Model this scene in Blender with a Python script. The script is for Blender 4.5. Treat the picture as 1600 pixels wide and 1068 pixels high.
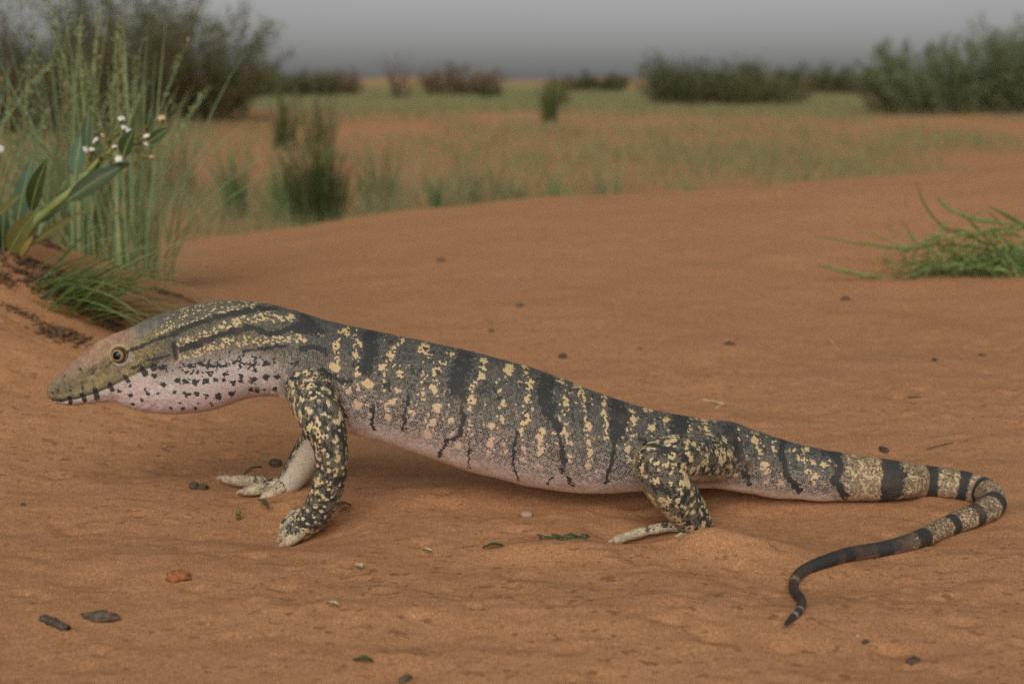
import bpy, math, random
import numpy as np
from mathutils import Vector, Matrix

# ------------------------------------------------------------------ camera, sky, sun, exposure
CAM_H, F_PX, PITCH = 0.324, 2198.0, math.atan(404 / 2198.0)
SUN_EL, SUN_AZ = 38.0, 188.0            # azimuth: compass angle of the sun, 180 = behind the camera
scene = bpy.context.scene
for o in list(bpy.data.objects):
    bpy.data.objects.remove(o)
COL = scene.collection

cam_d = bpy.data.cameras.new('camera')
cam = bpy.data.objects.new('camera', cam_d)
COL.objects.link(cam)
cam.location = (0, -1.0, CAM_H)
cam.rotation_euler = (math.pi / 2 - PITCH, 0, 0)
cam_d.sensor_width = 36.0
cam_d.lens = 36.0 * F_PX / 1600.0
cam_d.clip_start, cam_d.clip_end = 0.02, 3000.0
cam_d.dof.use_dof = True
cam_d.dof.focus_distance = 1.03
cam_d.dof.aperture_fstop = 7.0
cam_d.dof.aperture_blades = 9
scene.camera = cam

world = bpy.data.worlds.new('World')
scene.world = world
world.use_nodes = True
wn, wl = world.node_tree.nodes, world.node_tree.links
wn.clear()
sky = wn.new('ShaderNodeTexSky')
sky.sky_type = 'NISHITA'
sky.sun_disc = False
sky.sun_elevation = math.radians(SUN_EL)
sky.sun_rotation = math.radians(SUN_AZ)
sky.air_density, sky.dust_density, sky.ozone_density = 1.0, 1.9, 1.0
hsv = wn.new('ShaderNodeHueSaturation')
hsv.inputs['Saturation'].default_value = 0.08
bg = wn.new('ShaderNodeBackground')
bg.inputs['Strength'].default_value = 0.05
wo = wn.new('ShaderNodeOutputWorld')
wl.new(sky.outputs['Color'], hsv.inputs['Color'])
wl.new(hsv.outputs['Color'], bg.inputs['Color'])
wl.new(bg.outputs[0], wo.inputs[0])

sun_d = bpy.data.lights.new('sun', 'SUN')
sun_d.energy = 1.5
sun_d.angle = math.radians(45)
sun_d.color = (1.0, 0.97, 0.93)
sun = bpy.data.objects.new('sun', sun_d)
COL.objects.link(sun)
_el, _az = math.radians(SUN_EL), math.radians(SUN_AZ)
sun_dir = Vector((math.sin(_az) * math.cos(_el), math.cos(_az) * math.cos(_el), math.sin(_el)))
sun.rotation_euler = sun_dir.to_track_quat('Z', 'Y').to_euler()
sun.location = (0, 0, 5)

scene.view_settings.view_transform = 'Standard'
scene.view_settings.look = 'None'
scene.view_settings.exposure = 0.52
scene.view_settings.gamma = 1.0
scene.view_settings.use_curve_mapping = False
scene.render.engine = 'CYCLES'
scene.cycles.use_denoising = False
scene.cycles.max_bounces = 6
scene.cycles.diffuse_bounces = 3
scene.cycles.sample_clamp_indirect = 4.0

rng = np.random.default_rng(7)
random.seed(7)

# ------------------------------------------------------------------ small maths
ALB = 1.35                                # photo colour -> surface colour


def lin(r, g, b, gain=None):
    gain = ALB if gain is None else gain
    c = np.array([r, g, b], float) / 255.0
    c = np.where(c <= 0.04045, c / 12.92, ((c + 0.055) / 1.055) ** 2.4)
    return np.clip(c * gain, 0, 0.85)


def smooth(e0, e1, x):
    t = np.clip((x - e0) / (e1 - e0), 0, 1)
    return t * t * (3 - 2 * t)


def _hash(ix, iy, seed):
    h = (ix.astype(np.int64) * 374761393 + iy.astype(np.int64) * 668265263 + seed * 982451653) & 0xFFFFFFFF
    h = ((h ^ (h >> 13)) * 1274126177) & 0xFFFFFFFF
    h = h ^ (h >> 16)
    return (h & 0xFFFFFF) / float(0xFFFFFF)


def vnoise(x, y, seed=0):
    x, y = np.asarray(x, float), np.asarray(y, float)
    ix, iy = np.floor(x), np.floor(y)
    fx, fy = x - ix, y - iy
    fx, fy = fx * fx * (3 - 2 * fx), fy * fy * (3 - 2 * fy)
    a, b = _hash(ix, iy, seed), _hash(ix + 1, iy, seed)
    c, d = _hash(ix, iy + 1, seed), _hash(ix + 1, iy + 1, seed)
    return (a + (b - a) * fx) * (1 - fy) + (c + (d - c) * fx) * fy - 0.5


def fbm(x, y, seed=0, octv=3):
    s, a = 0, 1.0
    for k in range(octv):
        s = s + a * vnoise(np.asarray(x) * 2 ** k, np.asarray(y) * 2 ** k, seed + k * 17)
        a *= 0.5
    return s


_cp, _sp = math.cos(PITCH), math.sin(PITCH)


def ray(px, py):
    u, v = (px - 800) / F_PX, (534 - py) / F_PX
    return np.array([u, v * _sp + _cp, v * _cp - _sp])


def P(px, py, Y):                          # measured picture position at a given depth -> metres
    d = ray(px, py)
    return np.array([0, -1.0, CAM_H]) + d * ((Y + 1.0) / d[1])


def project(V):
    d = V - np.array([0, -1.0, CAM_H])
    w = d[..., 1] * _cp - d[..., 2] * _sp
    return np.stack([800 + F_PX * d[..., 0] / w,
                     534 - F_PX * (d[..., 1] * _sp + d[..., 2] * _cp) / w], -1)


def px_m(Y):
    return (1.0 + Y) / F_PX * 1.0


# ------------------------------------------------------------------ terrain height
BUMPS = []                                 # x, y, rx, ry, height


def hz(x, y):
    x, y = np.asarray(x, float), np.asarray(y, float)
    crest_z = 0.058 + 0.075 * np.clip(x, -1.6, 1.8) + 0.018 * fbm(x * 1.5 + 3, x * 0 + 1.7, 5, 2)
    crest_z = crest_z - 0.035 * smooth(-0.15, -1.0, x)
    ycrest = 2.0 + 0.25 * vnoise(x * 0.7, x * 0 + 4, 9)
    front = crest_z * smooth(0.15, 1.0, y / ycrest)
    back = smooth(0.0, 1.5, y - ycrest)
    plain = -0.17 + 0.10 * fbm(x * 0.12, y * 0.10, 21, 3) * smooth(4, 14, y)
    # low dunes along the horizon
    far = smooth(45, 120, y)
    plain = plain + far * (0.55 + 2.6 * np.clip(fbm(x * 0.022 + 0.4, y * 0.016, 31, 3), -0.15, 1))
    # dune on the left in the middle distance
    plain = plain + 0.16 * np.exp(-(((x + 5.2) / 3.4) ** 2 + ((y - 17) / 6.0) ** 2))
    z = front * (1 - back) + plain * back
    # bank with the flowering plant
    bank = 0.185 * np.exp(-(np.clip(np.hypot((x + 0.80) / 0.36, (y - 0.66) / 0.40) - 0.18, 0, None) ** 1.9) * 1.5)
    z = z + bank
    near = 1 - smooth(2.5, 5.0, y)
    z = z + near * (0.011 * fbm(x * 2.3, y * 3.0, 41, 2) + 0.0065 * fbm(x * 9, y * 12, 51, 3) * (1 + 0.6 * vnoise(x * 2, y * 2, 3)))
    for bx_, by_, rx, ry, h in BUMPS:
        z = z + h * np.exp(-(((x - bx_) / rx) ** 2 + ((y - by_) / ry) ** 2))
    return z


_TT = 0.3 * np.exp(np.linspace(0, 1, 1400) * math.log(300 / 0.3))


def on_ground(px, py, lift=0.0):
    """first point of the sand sheet met by the sight line through a measured picture position"""
    d = ray(px, py)
    c = np.array([0, -1.0, CAM_H])
    ts = _TT
    for _ in range(3):
        p = c + d * ts[:, None]
        below_ = p[:, 2] < hz(p[:, 0], p[:, 1]) + lift
        i = int(np.argmax(below_)) if below_.any() else len(ts) - 1
        ts = np.linspace(ts[max(i - 1, 0)], ts[i], 24)
    return c + d * ts[-1]


# flatten the fine relief under the animal, then heap sand where it is heaped
for (px, py, rx, ry, h) in ((1150, 862, .045, .022, .010), (1105, 842, .020, .012, .007), (1230, 862, .05, .03, .004), (905, 860, .05, .018, .006),
                            (820, 868, .045, .016, .004), (930, 790, .16, .03, -.006), (620, 730, .12, .03, -.003),
                            (1420, 800, .08, .03, .003), (700, 960, .12, .03, .004), (1330, 915, .06, .03, -.004),
                            (330, 880, .10, .03, .003), (1150, 960, .10, .03, .004)):
    g = on_ground(px, py)
    BUMPS.append((g[0], g[1], rx, ry, h))

# the sand meets each foot where the foot presses it
for (px, py, Y, dz, rad) in ((462, 842, -.006, -.004, .040), (385, 768, .104, -.003, .040), (968, 846, -.012, -.003, .028)):
    q = P(px, py, Y)
    BUMPS.append((q[0], q[1], rad, rad * .8, float(q[2] + dz - hz(q[0], q[1]))))

# ------------------------------------------------------------------ mesh helpers


def tag(o, label=None, cat=None, group=None, kind=None):
    if label: o['label'] = label
    if cat: o['category'] = cat
    if group: o['group'] = group
    if kind: o['kind'] = kind
    return o


def mesh_np(name, V, F, smooth_=True):
    V, F = np.asarray(V, np.float32), np.asarray(F, np.int32)
    me = bpy.data.meshes.new(name)
    n, k = F.shape
    me.vertices.add(len(V))
    me.vertices.foreach_set('co', V.ravel())
    me.loops.add(n * k)
    me.loops.foreach_set('vertex_index', F.ravel())
    me.polygons.add(n)
    me.polygons.foreach_set('loop_start', np.arange(0, n * k, k, dtype=np.int32))
    me.polygons.foreach_set('use_smooth', np.full(n, smooth_, bool))
    me.update(calc_edges=True)
    return me


def obj(name, me, mat=None, parent=None):
    o = bpy.data.objects.new(name, me)
    COL.objects.link(o)
    if mat and me is not None and len(me.materials) == 0:
        me.materials.append(mat)
    if parent is not None:
        o.parent = parent
        o.matrix_parent_inverse = Matrix.Translation(-Vector(parent.location)) if True else o.matrix_parent_inverse
    return o


def empty(name, loc):
    o = bpy.data.objects.new(name, None)
    o.empty_display_size = 0.05
    o.location = Vector([float(q) for q in loc])
    COL.objects.link(o)
    return o


def grid_faces(nr, nc):
    i = np.arange(nr - 1)[:, None] * nc
    j = np.arange(nc - 1)[None, :]
    a = (i + j).ravel()
    return np.stack([a, a + 1, a + nc + 1, a + nc], 1)


def spline(t, Y, tq):
    """natural cubic spline through rows of Y"""
    t, Y = np.asarray(t, float), np.asarray(Y, float)
    if Y.ndim == 1:
        return spline(t, Y[:, None], tq)[:, 0]
    n = len(t)
    h = np.diff(t)
    A = np.zeros((n, n)); R = np.zeros_like(Y)
    A[0, 0] = A[-1, -1] = 1
    for i in range(1, n - 1):
        A[i, i - 1], A[i, i], A[i, i + 1] = h[i - 1], 2 * (h[i - 1] + h[i]), h[i]
        R[i] = 6 * ((Y[i + 1] - Y[i]) / h[i] - (Y[i] - Y[i - 1]) / h[i - 1])
    M = np.linalg.solve(A, R)
    k = np.clip(np.searchsorted(t, tq) - 1, 0, n - 2)
    d1, d0 = (t[k + 1] - tq)[:, None], (tq - t[k])[:, None]
    hk = h[k][:, None]
    return (M[k] * d1 ** 3 + M[k + 1] * d0 ** 3) / (6 * hk) + (Y[k] / hk - M[k] * hk / 6) * d1 + (Y[k + 1] / hk - M[k + 1] * hk / 6) * d0


def unit(v):
    return v / np.maximum(np.linalg.norm(v, axis=-1, keepdims=True), 1e-12)


# ------------------------------------------------------------------ node helpers
class NT:
    def __init__(self, name):
        self.m = bpy.data.materials.new(name)
        self.m.use_nodes = True
        self.t = self.m.node_tree
        self.n, self.l = self.t.nodes, self.t.links
        self.bsdf = self.n['Principled BSDF']

    def node(self, typ, ins=None, **kw):
        nd = self.n.new(typ)
        for k, v in kw.items():
            setattr(nd, k, v)
        for k, v in (ins or {}).items():
            if hasattr(v, 'is_output'):
                self.l.new(v, nd.inputs[k])
            else:
                nd.inputs[k].default_value = v
        return nd

    def math(self, op, a, b=0.0, c=None, clamp=False):
        ins = {0: a, 1: b}
        if c is not None: ins[2] = c
        return self.node('ShaderNodeMath', ins, operation=op, use_clamp=clamp).outputs[0]

    def vmath(self, op, a, b=(0, 0, 0)):
        nd = self.node('ShaderNodeVectorMath', {0: a, 1: b}, operation=op)
        return nd.outputs['Value'] if op in ('DOT_PRODUCT', 'LENGTH') else nd.outputs[0]

    def mix(self, f, a, b, mode='MIX'):
        nd = self.n.new('ShaderNodeMix')
        nd.data_type = 'RGBA'; nd.blend_type = mode
        for k, v in ((0, f), (6, a), (7, b)):
            if hasattr(v, 'is_output'): self.l.new(v, nd.inputs[k])
            elif k == 0: nd.inputs[0].default_value = v
            else: nd.inputs[k].default_value = tuple(v)[:3] + (1,)
        return nd.outputs[2]

    def ramp(self, x, e0, e1, lo=0.0, hi=1.0):
        return self.node('ShaderNodeMapRange', {0: x, 1: e0, 2: e1, 3: lo, 4: hi}, interpolation_type='SMOOTHSTEP').outputs[0]

    def noise(self, vec, scale, detail=2.0, rough=0.5):
        return self.node('ShaderNodeTexNoise', {'Vector': vec, 'Scale': scale, 'Detail': detail, 'Roughness': rough}).outputs[0]

    def set(self, **kw):
        for k, v in kw.items():
            k = k.replace('_', ' ')
            if hasattr(v, 'is_output'): self.l.new(v, self.bsdf.inputs[k])
            else: self.bsdf.inputs[k].default_value = v

    def bump(self, h, strength, dist, prev=None):
        ins = {'Height': h, 'Strength': strength, 'Distance': dist}
        if prev is not None: ins['Normal'] = prev
        return self.node('ShaderNodeBump', ins).outputs[0]


def sand_material():
    m = NT('red_sand')
    co = m.node('ShaderNodeTexCoord').outputs['Object']
    big = m.noise(co, 2.2, 4, 0.55)
    mid = m.noise(co, 28, 4, 0.6)
    streak = m.noise(m.vmath('MULTIPLY', co, (30, 70, 30)), 1.0, 3, 0.6)
    fine = m.noise(co, 900, 2, 0.7)
    grain = m.node('ShaderNodeTexVoronoi', {'Vector': co, 'Scale': 1100.0})
    c = m.mix(m.ramp(big, 0.35, 0.65), lin(152, 108, 79), lin(164, 117, 86))
    c = m.mix(m.ramp(mid, 0.42, 0.66, 0, 0.35), c, lin(142, 97, 66))
    c = m.mix(m.ramp(streak, 0.57, 0.72, 0, 0.22), c, lin(116, 74, 48))
    c = m.mix(m.ramp(fine, 0.3, 0.7, 0, 0.5), c, lin(184, 134, 99))
    fleck = m.noise(m.vmath('MULTIPLY', co, (105, 150, 105)), 1.0, 2, 0.55)
    c = m.mix(m.math('MULTIPLY', m.ramp(fleck, 0.60, 0.68, 0, 0.65), m.ramp(big, 0.40, 0.62, 0.35, 1.0)), c, lin(92, 58, 36))  # dark flecks: organic bits, plus the shade of pits put into the colour
    sep = m.node('ShaderNodeSeparateColor', {0: grain.outputs['Color']})
    c = m.mix(m.ramp(sep.outputs[0], 0.0, 1.0, 0.0, 0.55), c, lin(112, 72, 48))
    c = m.mix(m.ramp(sep.outputs[1], 0.985, 0.995, 0.0, 0.4), c, lin(215, 175, 130))
    # distant ground carries a film of grey-green plants too small to tell apart
    pos = m.node('ShaderNodeSeparateXYZ', {0: co})
    veg = m.noise(m.vmath('MULTIPLY', co, (0.22, 0.09, 1)), 1.0, 4, 0.6)
    far = m.ramp(pos.outputs[1], 14, 42)
    w = m.math('MULTIPLY', far, m.ramp(veg, 0.30, 0.52, 0.25, 0.95))
    dune = m.ramp(pos.outputs[2], 0.25, 0.7, 1.0, 0.25)
    w = m.math('MULTIPLY', w, dune)
    c = m.mix(w, c, lin(122, 112, 78))
    c = m.mix(1.0, c, (1.01, 1.04, 0.92), 'MULTIPLY')
    h = m.math('ADD', m.math('MULTIPLY', fine, 0.5), m.math('MULTIPLY', sep.outputs[2], 0.35))
    nb = m.bump(mid, 0.25, 0.006)
    nb = m.bump(streak, 0.15, 0.003, nb)
    nb = m.bump(h, 0.8, 0.0016, nb)
    m.set(Base_Color=c, Roughness=0.92, Normal=nb)
    m.bsdf.inputs['Specular IOR Level'].default_value = 0.2
    return m.m


def plant_material(name, c0, c1, c2=None, rough=0.55, transl=0.25, ramp_z=None):
    """leaf colour varies per blade"""
    m = NT(name)
    geo = m.node('ShaderNodeNewGeometry')
    r = geo.outputs['Random Per Island']
    c = m.mix(r, lin(*c0), lin(*c1))
    if c2 is not None:
        c = m.mix(m.ramp(m.math('FRACT', m.math('MULTIPLY', r, 7.31)), 0.72, 0.9), c, lin(*c2))
    co = m.node('ShaderNodeTexCoord').outputs['Object']
    c = m.mix(m.ramp(m.noise(co, 60, 2), 0.3, 0.7, 0, 0.3), c, lin(*[q * 0.75 for q in c0]))
    m.set(Base_Color=c, Roughness=rough)
    m.bsdf.inputs['Specular IOR Level'].default_value = 0.3
    if transl:
        tr = m.node('ShaderNodeBsdfTranslucent', {'Color': c})
        mx = m.node('ShaderNodeMixShader', {0: transl, 1: m.bsdf.outputs[0], 2: tr.outputs[0]})
        m.l.new(mx.outputs[0], m.n['Material Output'].inputs[0])
    return m.m


def plain_material(name, c0, c1, scale=80.0, rough=0.8, bump=0.3, dist=0.001):
    m = NT(name)
    co = m.node('ShaderNodeTexCoord').outputs['Object']
    n = m.noise(co, scale, 4, 0.6)
    c = m.mix(m.ramp(n, 0.3, 0.7), lin(*c0), lin(*c1))
    m.set(Base_Color=c, Roughness=rough, Normal=m.bump(n, bump, dist))
    m.bsdf.inputs['Specular IOR Level'].default_value = 0.3
    return m.m


def skin_material():
    m = NT('scaly_skin')
    uv = m.node('ShaderNodeAttribute', attribute_name='scale_uv').outputs['Vector']
    base = m.node('ShaderNodeAttribute', attribute_name='base_col').outputs['Color']
    spot = m.node('ShaderNodeAttribute', attribute_name='spot_col').outputs['Color']
    masks = m.node('ShaderNodeSeparateXYZ', {0: m.node('ShaderNodeAttribute', attribute_name='masks').outputs['Vector']})
    wobx = m.noise(uv, 0.35, 1)
    p = m.vmath('ADD', uv, m.node('ShaderNodeCombineXYZ', {0: m.math('MULTIPLY', wobx, 1.2), 1: m.math('MULTIPLY', wobx, 0.9), 2: 0.0}).outputs[0])
    # hexagonal lattice of scales
    R, H = (1.0, 1.732, 1.0), (0.5, 0.866, 0.5)
    flat = m.vmath('MULTIPLY', p, (1.0, 1.0, 0.0))
    def cell(q):
        f = m.vmath('SUBTRACT', q, m.vmath('MULTIPLY', m.vmath('FLOOR', m.vmath('DIVIDE', q, R)), R))
        return m.vmath('MULTIPLY', m.vmath('SUBTRACT', f, H), (1, 1, 0))
    a = cell(flat)
    b = cell(m.vmath('SUBTRACT', flat, H))
    da, db = m.vmath('DOT_PRODUCT', a, a), m.vmath('DOT_PRODUCT', b, b)
    pick = m.math('LESS_THAN', da, db)
    gv = m.node('ShaderNodeMix', {0: pick, 4: b, 5: a}, data_type='VECTOR').outputs[1]
    idv = m.vmath('SUBTRACT', flat, gv)
    r = m.vmath('LENGTH', gv)
    wn_ = m.node('ShaderNodeTexWhiteNoise', {0: m.vmath('ADD', idv, (0.013, 0.017, 0.3))}, noise_dimensions='3D')
    n1 = wn_.outputs[0]
    sepn = m.node('ShaderNodeSeparateColor', {0: wn_.outputs[1]})
    # dark centre of each scale on the paler skin between
    dot = m.math('MULTIPLY', m.ramp(r, 0.50, 0.40), m.math('MULTIPLY', masks.outputs[2], m.ramp(sepn.outputs[0], 0.0, 0.7, 0.45, 1.0)), clamp=True)
    vary = m.math('ADD', 0.86, m.math('MULTIPLY', sepn.outputs[1], 0.28))
    c = m.mix(1.0, base, m.node('ShaderNodeCombineColor', {0: vary, 1: vary, 2: vary}).outputs[0], 'MULTIPLY')
    c = m.mix(dot, c, lin(42, 40, 37))
    jit = m.math('MULTIPLY', m.math('SUBTRACT', n1, 0.5), 0.7)
    y = m.ramp(m.math('ADD', masks.outputs[0], jit), 0.44, 0.56)
    c = m.mix(m.math('MULTIPLY', y, m.ramp(r, 0.58, 0.45, 0.72, 1.0)), c, spot)
    k = m.ramp(m.math('ADD', masks.outputs[1], m.math('MULTIPLY', m.math('SUBTRACT', sepn.outputs[2], 0.5), 0.75)), 0.42, 0.58)
    c = m.mix(m.math('MULTIPLY', k, m.ramp(r, 0.58, 0.46, 0.75, 0.96)), c, lin(40, 41, 40))
    h = m.math('SUBTRACT', 1.0, m.math('POWER', m.math('MULTIPLY', r, 1.75), 2.4))
    nb = m.bump(h, 0.6, 0.0007)
    co = m.node('ShaderNodeTexCoord').outputs['Object']
    dust = m.ramp(m.noise(co, 60, 4, 0.65), 0.5, 0.8, 0, 0.16)
    c = m.mix(dust, c, lin(150, 110, 80))
    m.set(Base_Color=c, Roughness=0.58, Normal=nb)
    m.bsdf.inputs['Specular IOR Level'].default_value = 0.32
    return m.m


MAT = {
    'sand': sand_material(),
    'skin': skin_material(),
    'claw': plain_material('claw_horn', (120, 98, 90), (165, 140, 128), 300, 0.45, 0.1),
    'leaf': plant_material('broad_leaf', (46, 58, 31), (58, 74, 40), None, 0.45, 0.2),
    'leaf_blue': plant_material('blue_green_leaf', (66, 88, 66), (80, 100, 72), None, 0.5, 0.25),
    'leaf_olive': plant_material('olive_leaf', (84, 84, 42), (96, 92, 50), None, 0.5, 0.25),
    'leaf_yellow': plant_material('yellow_leaf', (150, 120, 60), (130, 110, 55), None, 0.6, 0.25),
    'stem': plain_material('pale_green_stem', (108, 118, 66), (130, 134, 80), 60, 0.5, 0.1),
    'petal': plain_material('white_petal', (196, 192, 182), (172, 168, 154), 120, 0.6, 0.05),
    'petal_old': plain_material('faded_petal', (178, 148, 110), (150, 118, 80), 120, 0.7, 0.05),
    'bud': plain_material('olive_bud', (104, 98, 48), (86, 84, 40), 150, 0.6, 0.1),
    'grass': plant_material('grey_green_grass', (108, 116, 78), (132, 132, 92), (150, 136, 94), 0.6, 0.3),
    'grass_fresh': plant_material('fresh_green_grass', (84, 108, 70), (112, 132, 84), (140, 140, 92), 0.55, 0.3),
    'grass_pale': plant_material('pale_blue_green_grass', (118, 138, 98), (146, 160, 114), (162, 158, 110), 0.6, 0.4),
    'grass_bright': plant_material('bright_green_grass', (112, 138, 82), (140, 160, 98), (156, 154, 100), 0.55, 0.4),
    'leaf_yellowish': plant_material('yellow_green_seed', (150, 148, 84), (122, 130, 76), None, 0.6, 0.35),
    'grass_dark': plant_material('dark_green_grass', (58, 70, 38), (82, 92, 50), (110, 106, 66), 0.6, 0.25),
    'bush_dark': plant_material('dark_olive_foliage', (58, 64, 40), (90, 92, 58), (108, 98, 68), 0.65, 0.2),
    'bush_olive': plant_material('olive_foliage', (68, 72, 42), (98, 98, 60), (116, 104, 72), 0.65, 0.2),
    'bush_green': plant_material('grey_green_foliage', (78, 90, 62), (112, 122, 84), (128, 128, 92), 0.65, 0.2),
    'bush_brown': plant_material('brown_dry_foliage', (92, 76, 58), (116, 98, 76), None, 0.75, 0.15),
    'wood': plain_material('grey_brown_wood', (70, 58, 46), (98, 82, 66), 60, 0.85, 0.4),
    'charred': plain_material('dark_stick', (50, 44, 37), (84, 74, 62), 300, 0.8, 0.6),
    'bark': plain_material('weathered_bark', (92, 78, 62), (62, 52, 42), 220, 0.85, 0.6),
    'soil': plain_material('dark_soil', (58, 46, 35), (104, 74, 50), 60, 0.95, 0.8, 0.002),
    'clod': plain_material('sand_clod', (140, 92, 54), (112, 68, 40), 260, 0.95, 0.8, 0.002),
    'stone': plain_material('pale_stone', (150, 122, 104), (128, 104, 90), 150, 0.7, 0.2),
    'dung': plain_material('dark_dropping', (54, 46, 38), (84, 70, 56), 260, 0.85, 0.5),
    'straw': plain_material('dry_straw', (176, 150, 112), (150, 124, 90), 120, 0.7, 0.2),
    'greenbit': plain_material('green_fragment', (70, 78, 44), (52, 60, 34), 150, 0.6, 0.2),
    'palebit': plain_material('pale_fragment', (170, 158, 130), (130, 126, 96), 150, 0.6, 0.2),
    'iris': None, 'pupil': None,
}

# ------------------------------------------------------------------ ground sheet


def axis(lo, hi, step, grow, lo_end, hi_end):
    core = np.arange(lo, hi, step)
    a, b = [], []
    s, x = step, core[-1]
    while x < hi_end:
        s *= grow; x += s; b.append(x)
    s, x = step, lo
    g2 = max(grow, 1.06)
    while x > lo_end:
        s *= g2; x -= s; a.append(x)
    return np.concatenate([a[::-1], core, b])


gx = axis(-0.56, 0.56, 0.0026, 1.06, -500, 500)
gy = axis(-0.40, 0.42, 0.0024, 1.018, -12, 700)
GX, GY = np.meshgrid(gx, gy)
GZ = hz(GX, GY)
# small pits, scuffs and crumbs pressed into the sand
npit = 1900
pd = 0.62 * np.exp(rng.random(npit) * math.log(3.1 / 0.62))
pxs = (rng.random(npit) - 0.5) * 0.86 * pd
for k in range(npit):
    x0, y0 = pxs[k], pd[k] - 1.0
    rx = (0.0026 + 0.009 * rng.random() ** 3.5) * (0.7 + 0.5 * pd[k])
    ry = rx * (0.5 + 0.4 * rng.random())
    dep = rx * (0.10 + 0.14 * rng.random()) * (1 if rng.random() < 0.72 else -0.8)
    i0, i1 = np.searchsorted(gx, [x0 - 3 * rx, x0 + 3 * rx])
    j0, j1 = np.searchsorted(gy, [y0 - 3 * rx, y0 + 3 * rx])
    if i1 - i0 < 2 or j1 - j0 < 2: continue
    a = rng.random() * 0.9 - 0.45
    sx, sy = GX[j0:j1, i0:i1] - x0, GY[j0:j1, i0:i1] - y0
    u, v = (sx * math.cos(a) + sy * math.sin(a)) / rx, (-sx * math.sin(a) + sy * math.cos(a)) / ry
    r2 = u * u + v * v
    GZ[j0:j1, i0:i1] -= dep * (np.exp(-r2 * 1.3) * (1 + 0.5 * v) - 0.25 * np.exp(-(np.sqrt(r2) - 1.3) ** 2 * 4))
nearw = 1 - smooth(0.8, 2.4, GY)
GZ += nearw * 0.0016 * fbm(GX * 45, GY * 60, 77, 3)
gme = mesh_np('sand_ground', np.stack([GX, GY, GZ], -1).reshape(-1, 3), grid_faces(len(gy), len(gx)))
tag(obj('sand_ground', gme, MAT['sand']), 'red desert sand with small pits and scuffs', kind='structure')

# ------------------------------------------------------------------ the lizard
TOP = [(76, 613), (80, 602), (92, 591), (110, 577), (130, 561), (155, 542), (180, 525), (210, 512), (240, 500), (270, 488), (300, 479), (340, 471),
       (380, 469), (420, 474), (460, 486), (500, 497), (540, 508), (580, 517), (620, 525), (660, 533), (700, 541), (740, 550), (780, 560),
       (820, 572), (860, 586), (900, 600), (940, 615), (980, 628), (1020, 640), (1060, 650), (1100, 656), (1140, 662), (1180, 672),
       (1220, 686), (1260, 697), (1300, 706), (1340, 711), (1380, 717), (1420, 722), (1460, 727)]
BOT = [(76, 622), (84, 630), (110, 633), (150, 630), (175, 629), (200, 636), (225, 643), (250, 646), (290, 645), (320, 639), (350, 626), (380, 618),
       (420, 615), (445, 622), (470, 640), (500, 658), (540, 673), (575, 683), (600, 690), (640, 702), (680, 715), (720, 728),
       (760, 740), (800, 750), (840, 758), (880, 763), (920, 764), (960, 762), (1000, 759), (1050, 757), (1100, 758), (1150, 765),
       (1180, 772), (1220, 777), (1260, 779), (1300, 781), (1340, 781), (1380, 780), (1420, 778), (1460, 777)]
TOP, BOT = np.array(TOP, float), np.array(BOT, float)
Y_TAIL = float(on_ground(1390, 781)[1])
stn = []                                    # centre, up half, side half, up vector
for xc in (87, 97, 112, 132, 155, 180, 210, 245, 280, 315, 350, 385, 420, 455, 490, 530, 570, 620, 680, 740, 800, 860, 920, 970,
           1020, 1070, 1120, 1165, 1210, 1260, 1310, 1360, 1400):
    dl = np.interp(xc, [300, 480, 1000, 1200, 1400], [0, 22, 26, 10, 3])
    Y = np.interp(xc, [80, 500, 1000, 1180, 1390], [0.055, 0.055, 0.058, 0.068, Y_TAIL])
    T = P(xc + dl, np.interp(xc + dl, TOP[:, 0], TOP[:, 1]), Y)
    B = P(xc - dl, np.interp(xc - dl, BOT[:, 0], BOT[:, 1]), Y)
    wf = np.interp(xc, [80, 110, 150, 190, 245, 300, 360, 430, 520, 700, 950, 1080, 1200, 1400],
                   [1.10, 0.95, 0.72, 0.66, 0.66, 0.62, 0.70, 0.80, 0.82, 0.86, 0.92, 0.95, 0.95, 1.0])
    a = np.linalg.norm(T - B) / 2
    stn.append((((T + B) / 2), a, a * wf, (T - B) / (2 * a)))
for (cx, cy, r) in ((1440, 751, 26), (1475, 754, 25), (1505, 759, 24.5), (1532, 766, 23.5), (1550, 777, 22), (1551, 789, 20.5), (1532, 801, 19),
                    (1500, 814, 17.5), (1460, 831, 16), (1420, 847, 14), (1380, 857, 12.5), (1340, 863, 12), (1300, 873, 11), (1265, 886, 9.8),
                    (1246, 899, 8.8), (1240, 912, 8.2), (1246, 928, 7.8), (1253, 943, 7.2), (1246, 957, 6.2), (1235, 967, 5), (1229, 973, 3.4)):
    r_m = r / F_PX
    c = on_ground(cx, cy, r_m * 0.9)
    r_m = r * (c[1] + 1) / F_PX
    c = on_ground(cx, cy, r_m * 0.9)
    stn.append((c, r_m, r_m, np.array([0, 0, 1.0])))
C0 = np.array([s[0] for s in stn]); A0 = np.array([s[1] for s in stn]); B0 = np.array([s[2] for s in stn]); U0 = np.array([s[3] for s in stn])
t0 = np.concatenate([[0], np.cumsum(np.linalg.norm(np.diff(C0, axis=0), axis=1))])
L = t0[-1]
# ring density: fine on the head
PXL = 0.000478
tt = [0.0]
while tt[-1] < L:
    f = tt[-1] / PXL
    tt.append(tt[-1] + PXL * np.interp(f, [0, 240, 420, 1100, 1400], [1.15, 1.3, 2.0, 2.3, 2.0]))
tq = np.array(tt[:-1] + [L])
Cq = spline(t0, C0, tq); Aq = np.maximum(spline(t0, A0, tq), 5e-4); Bq = np.maximum(spline(t0, B0, tq), 5e-4); Uq = unit(spline(t0, U0, tq))
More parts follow.
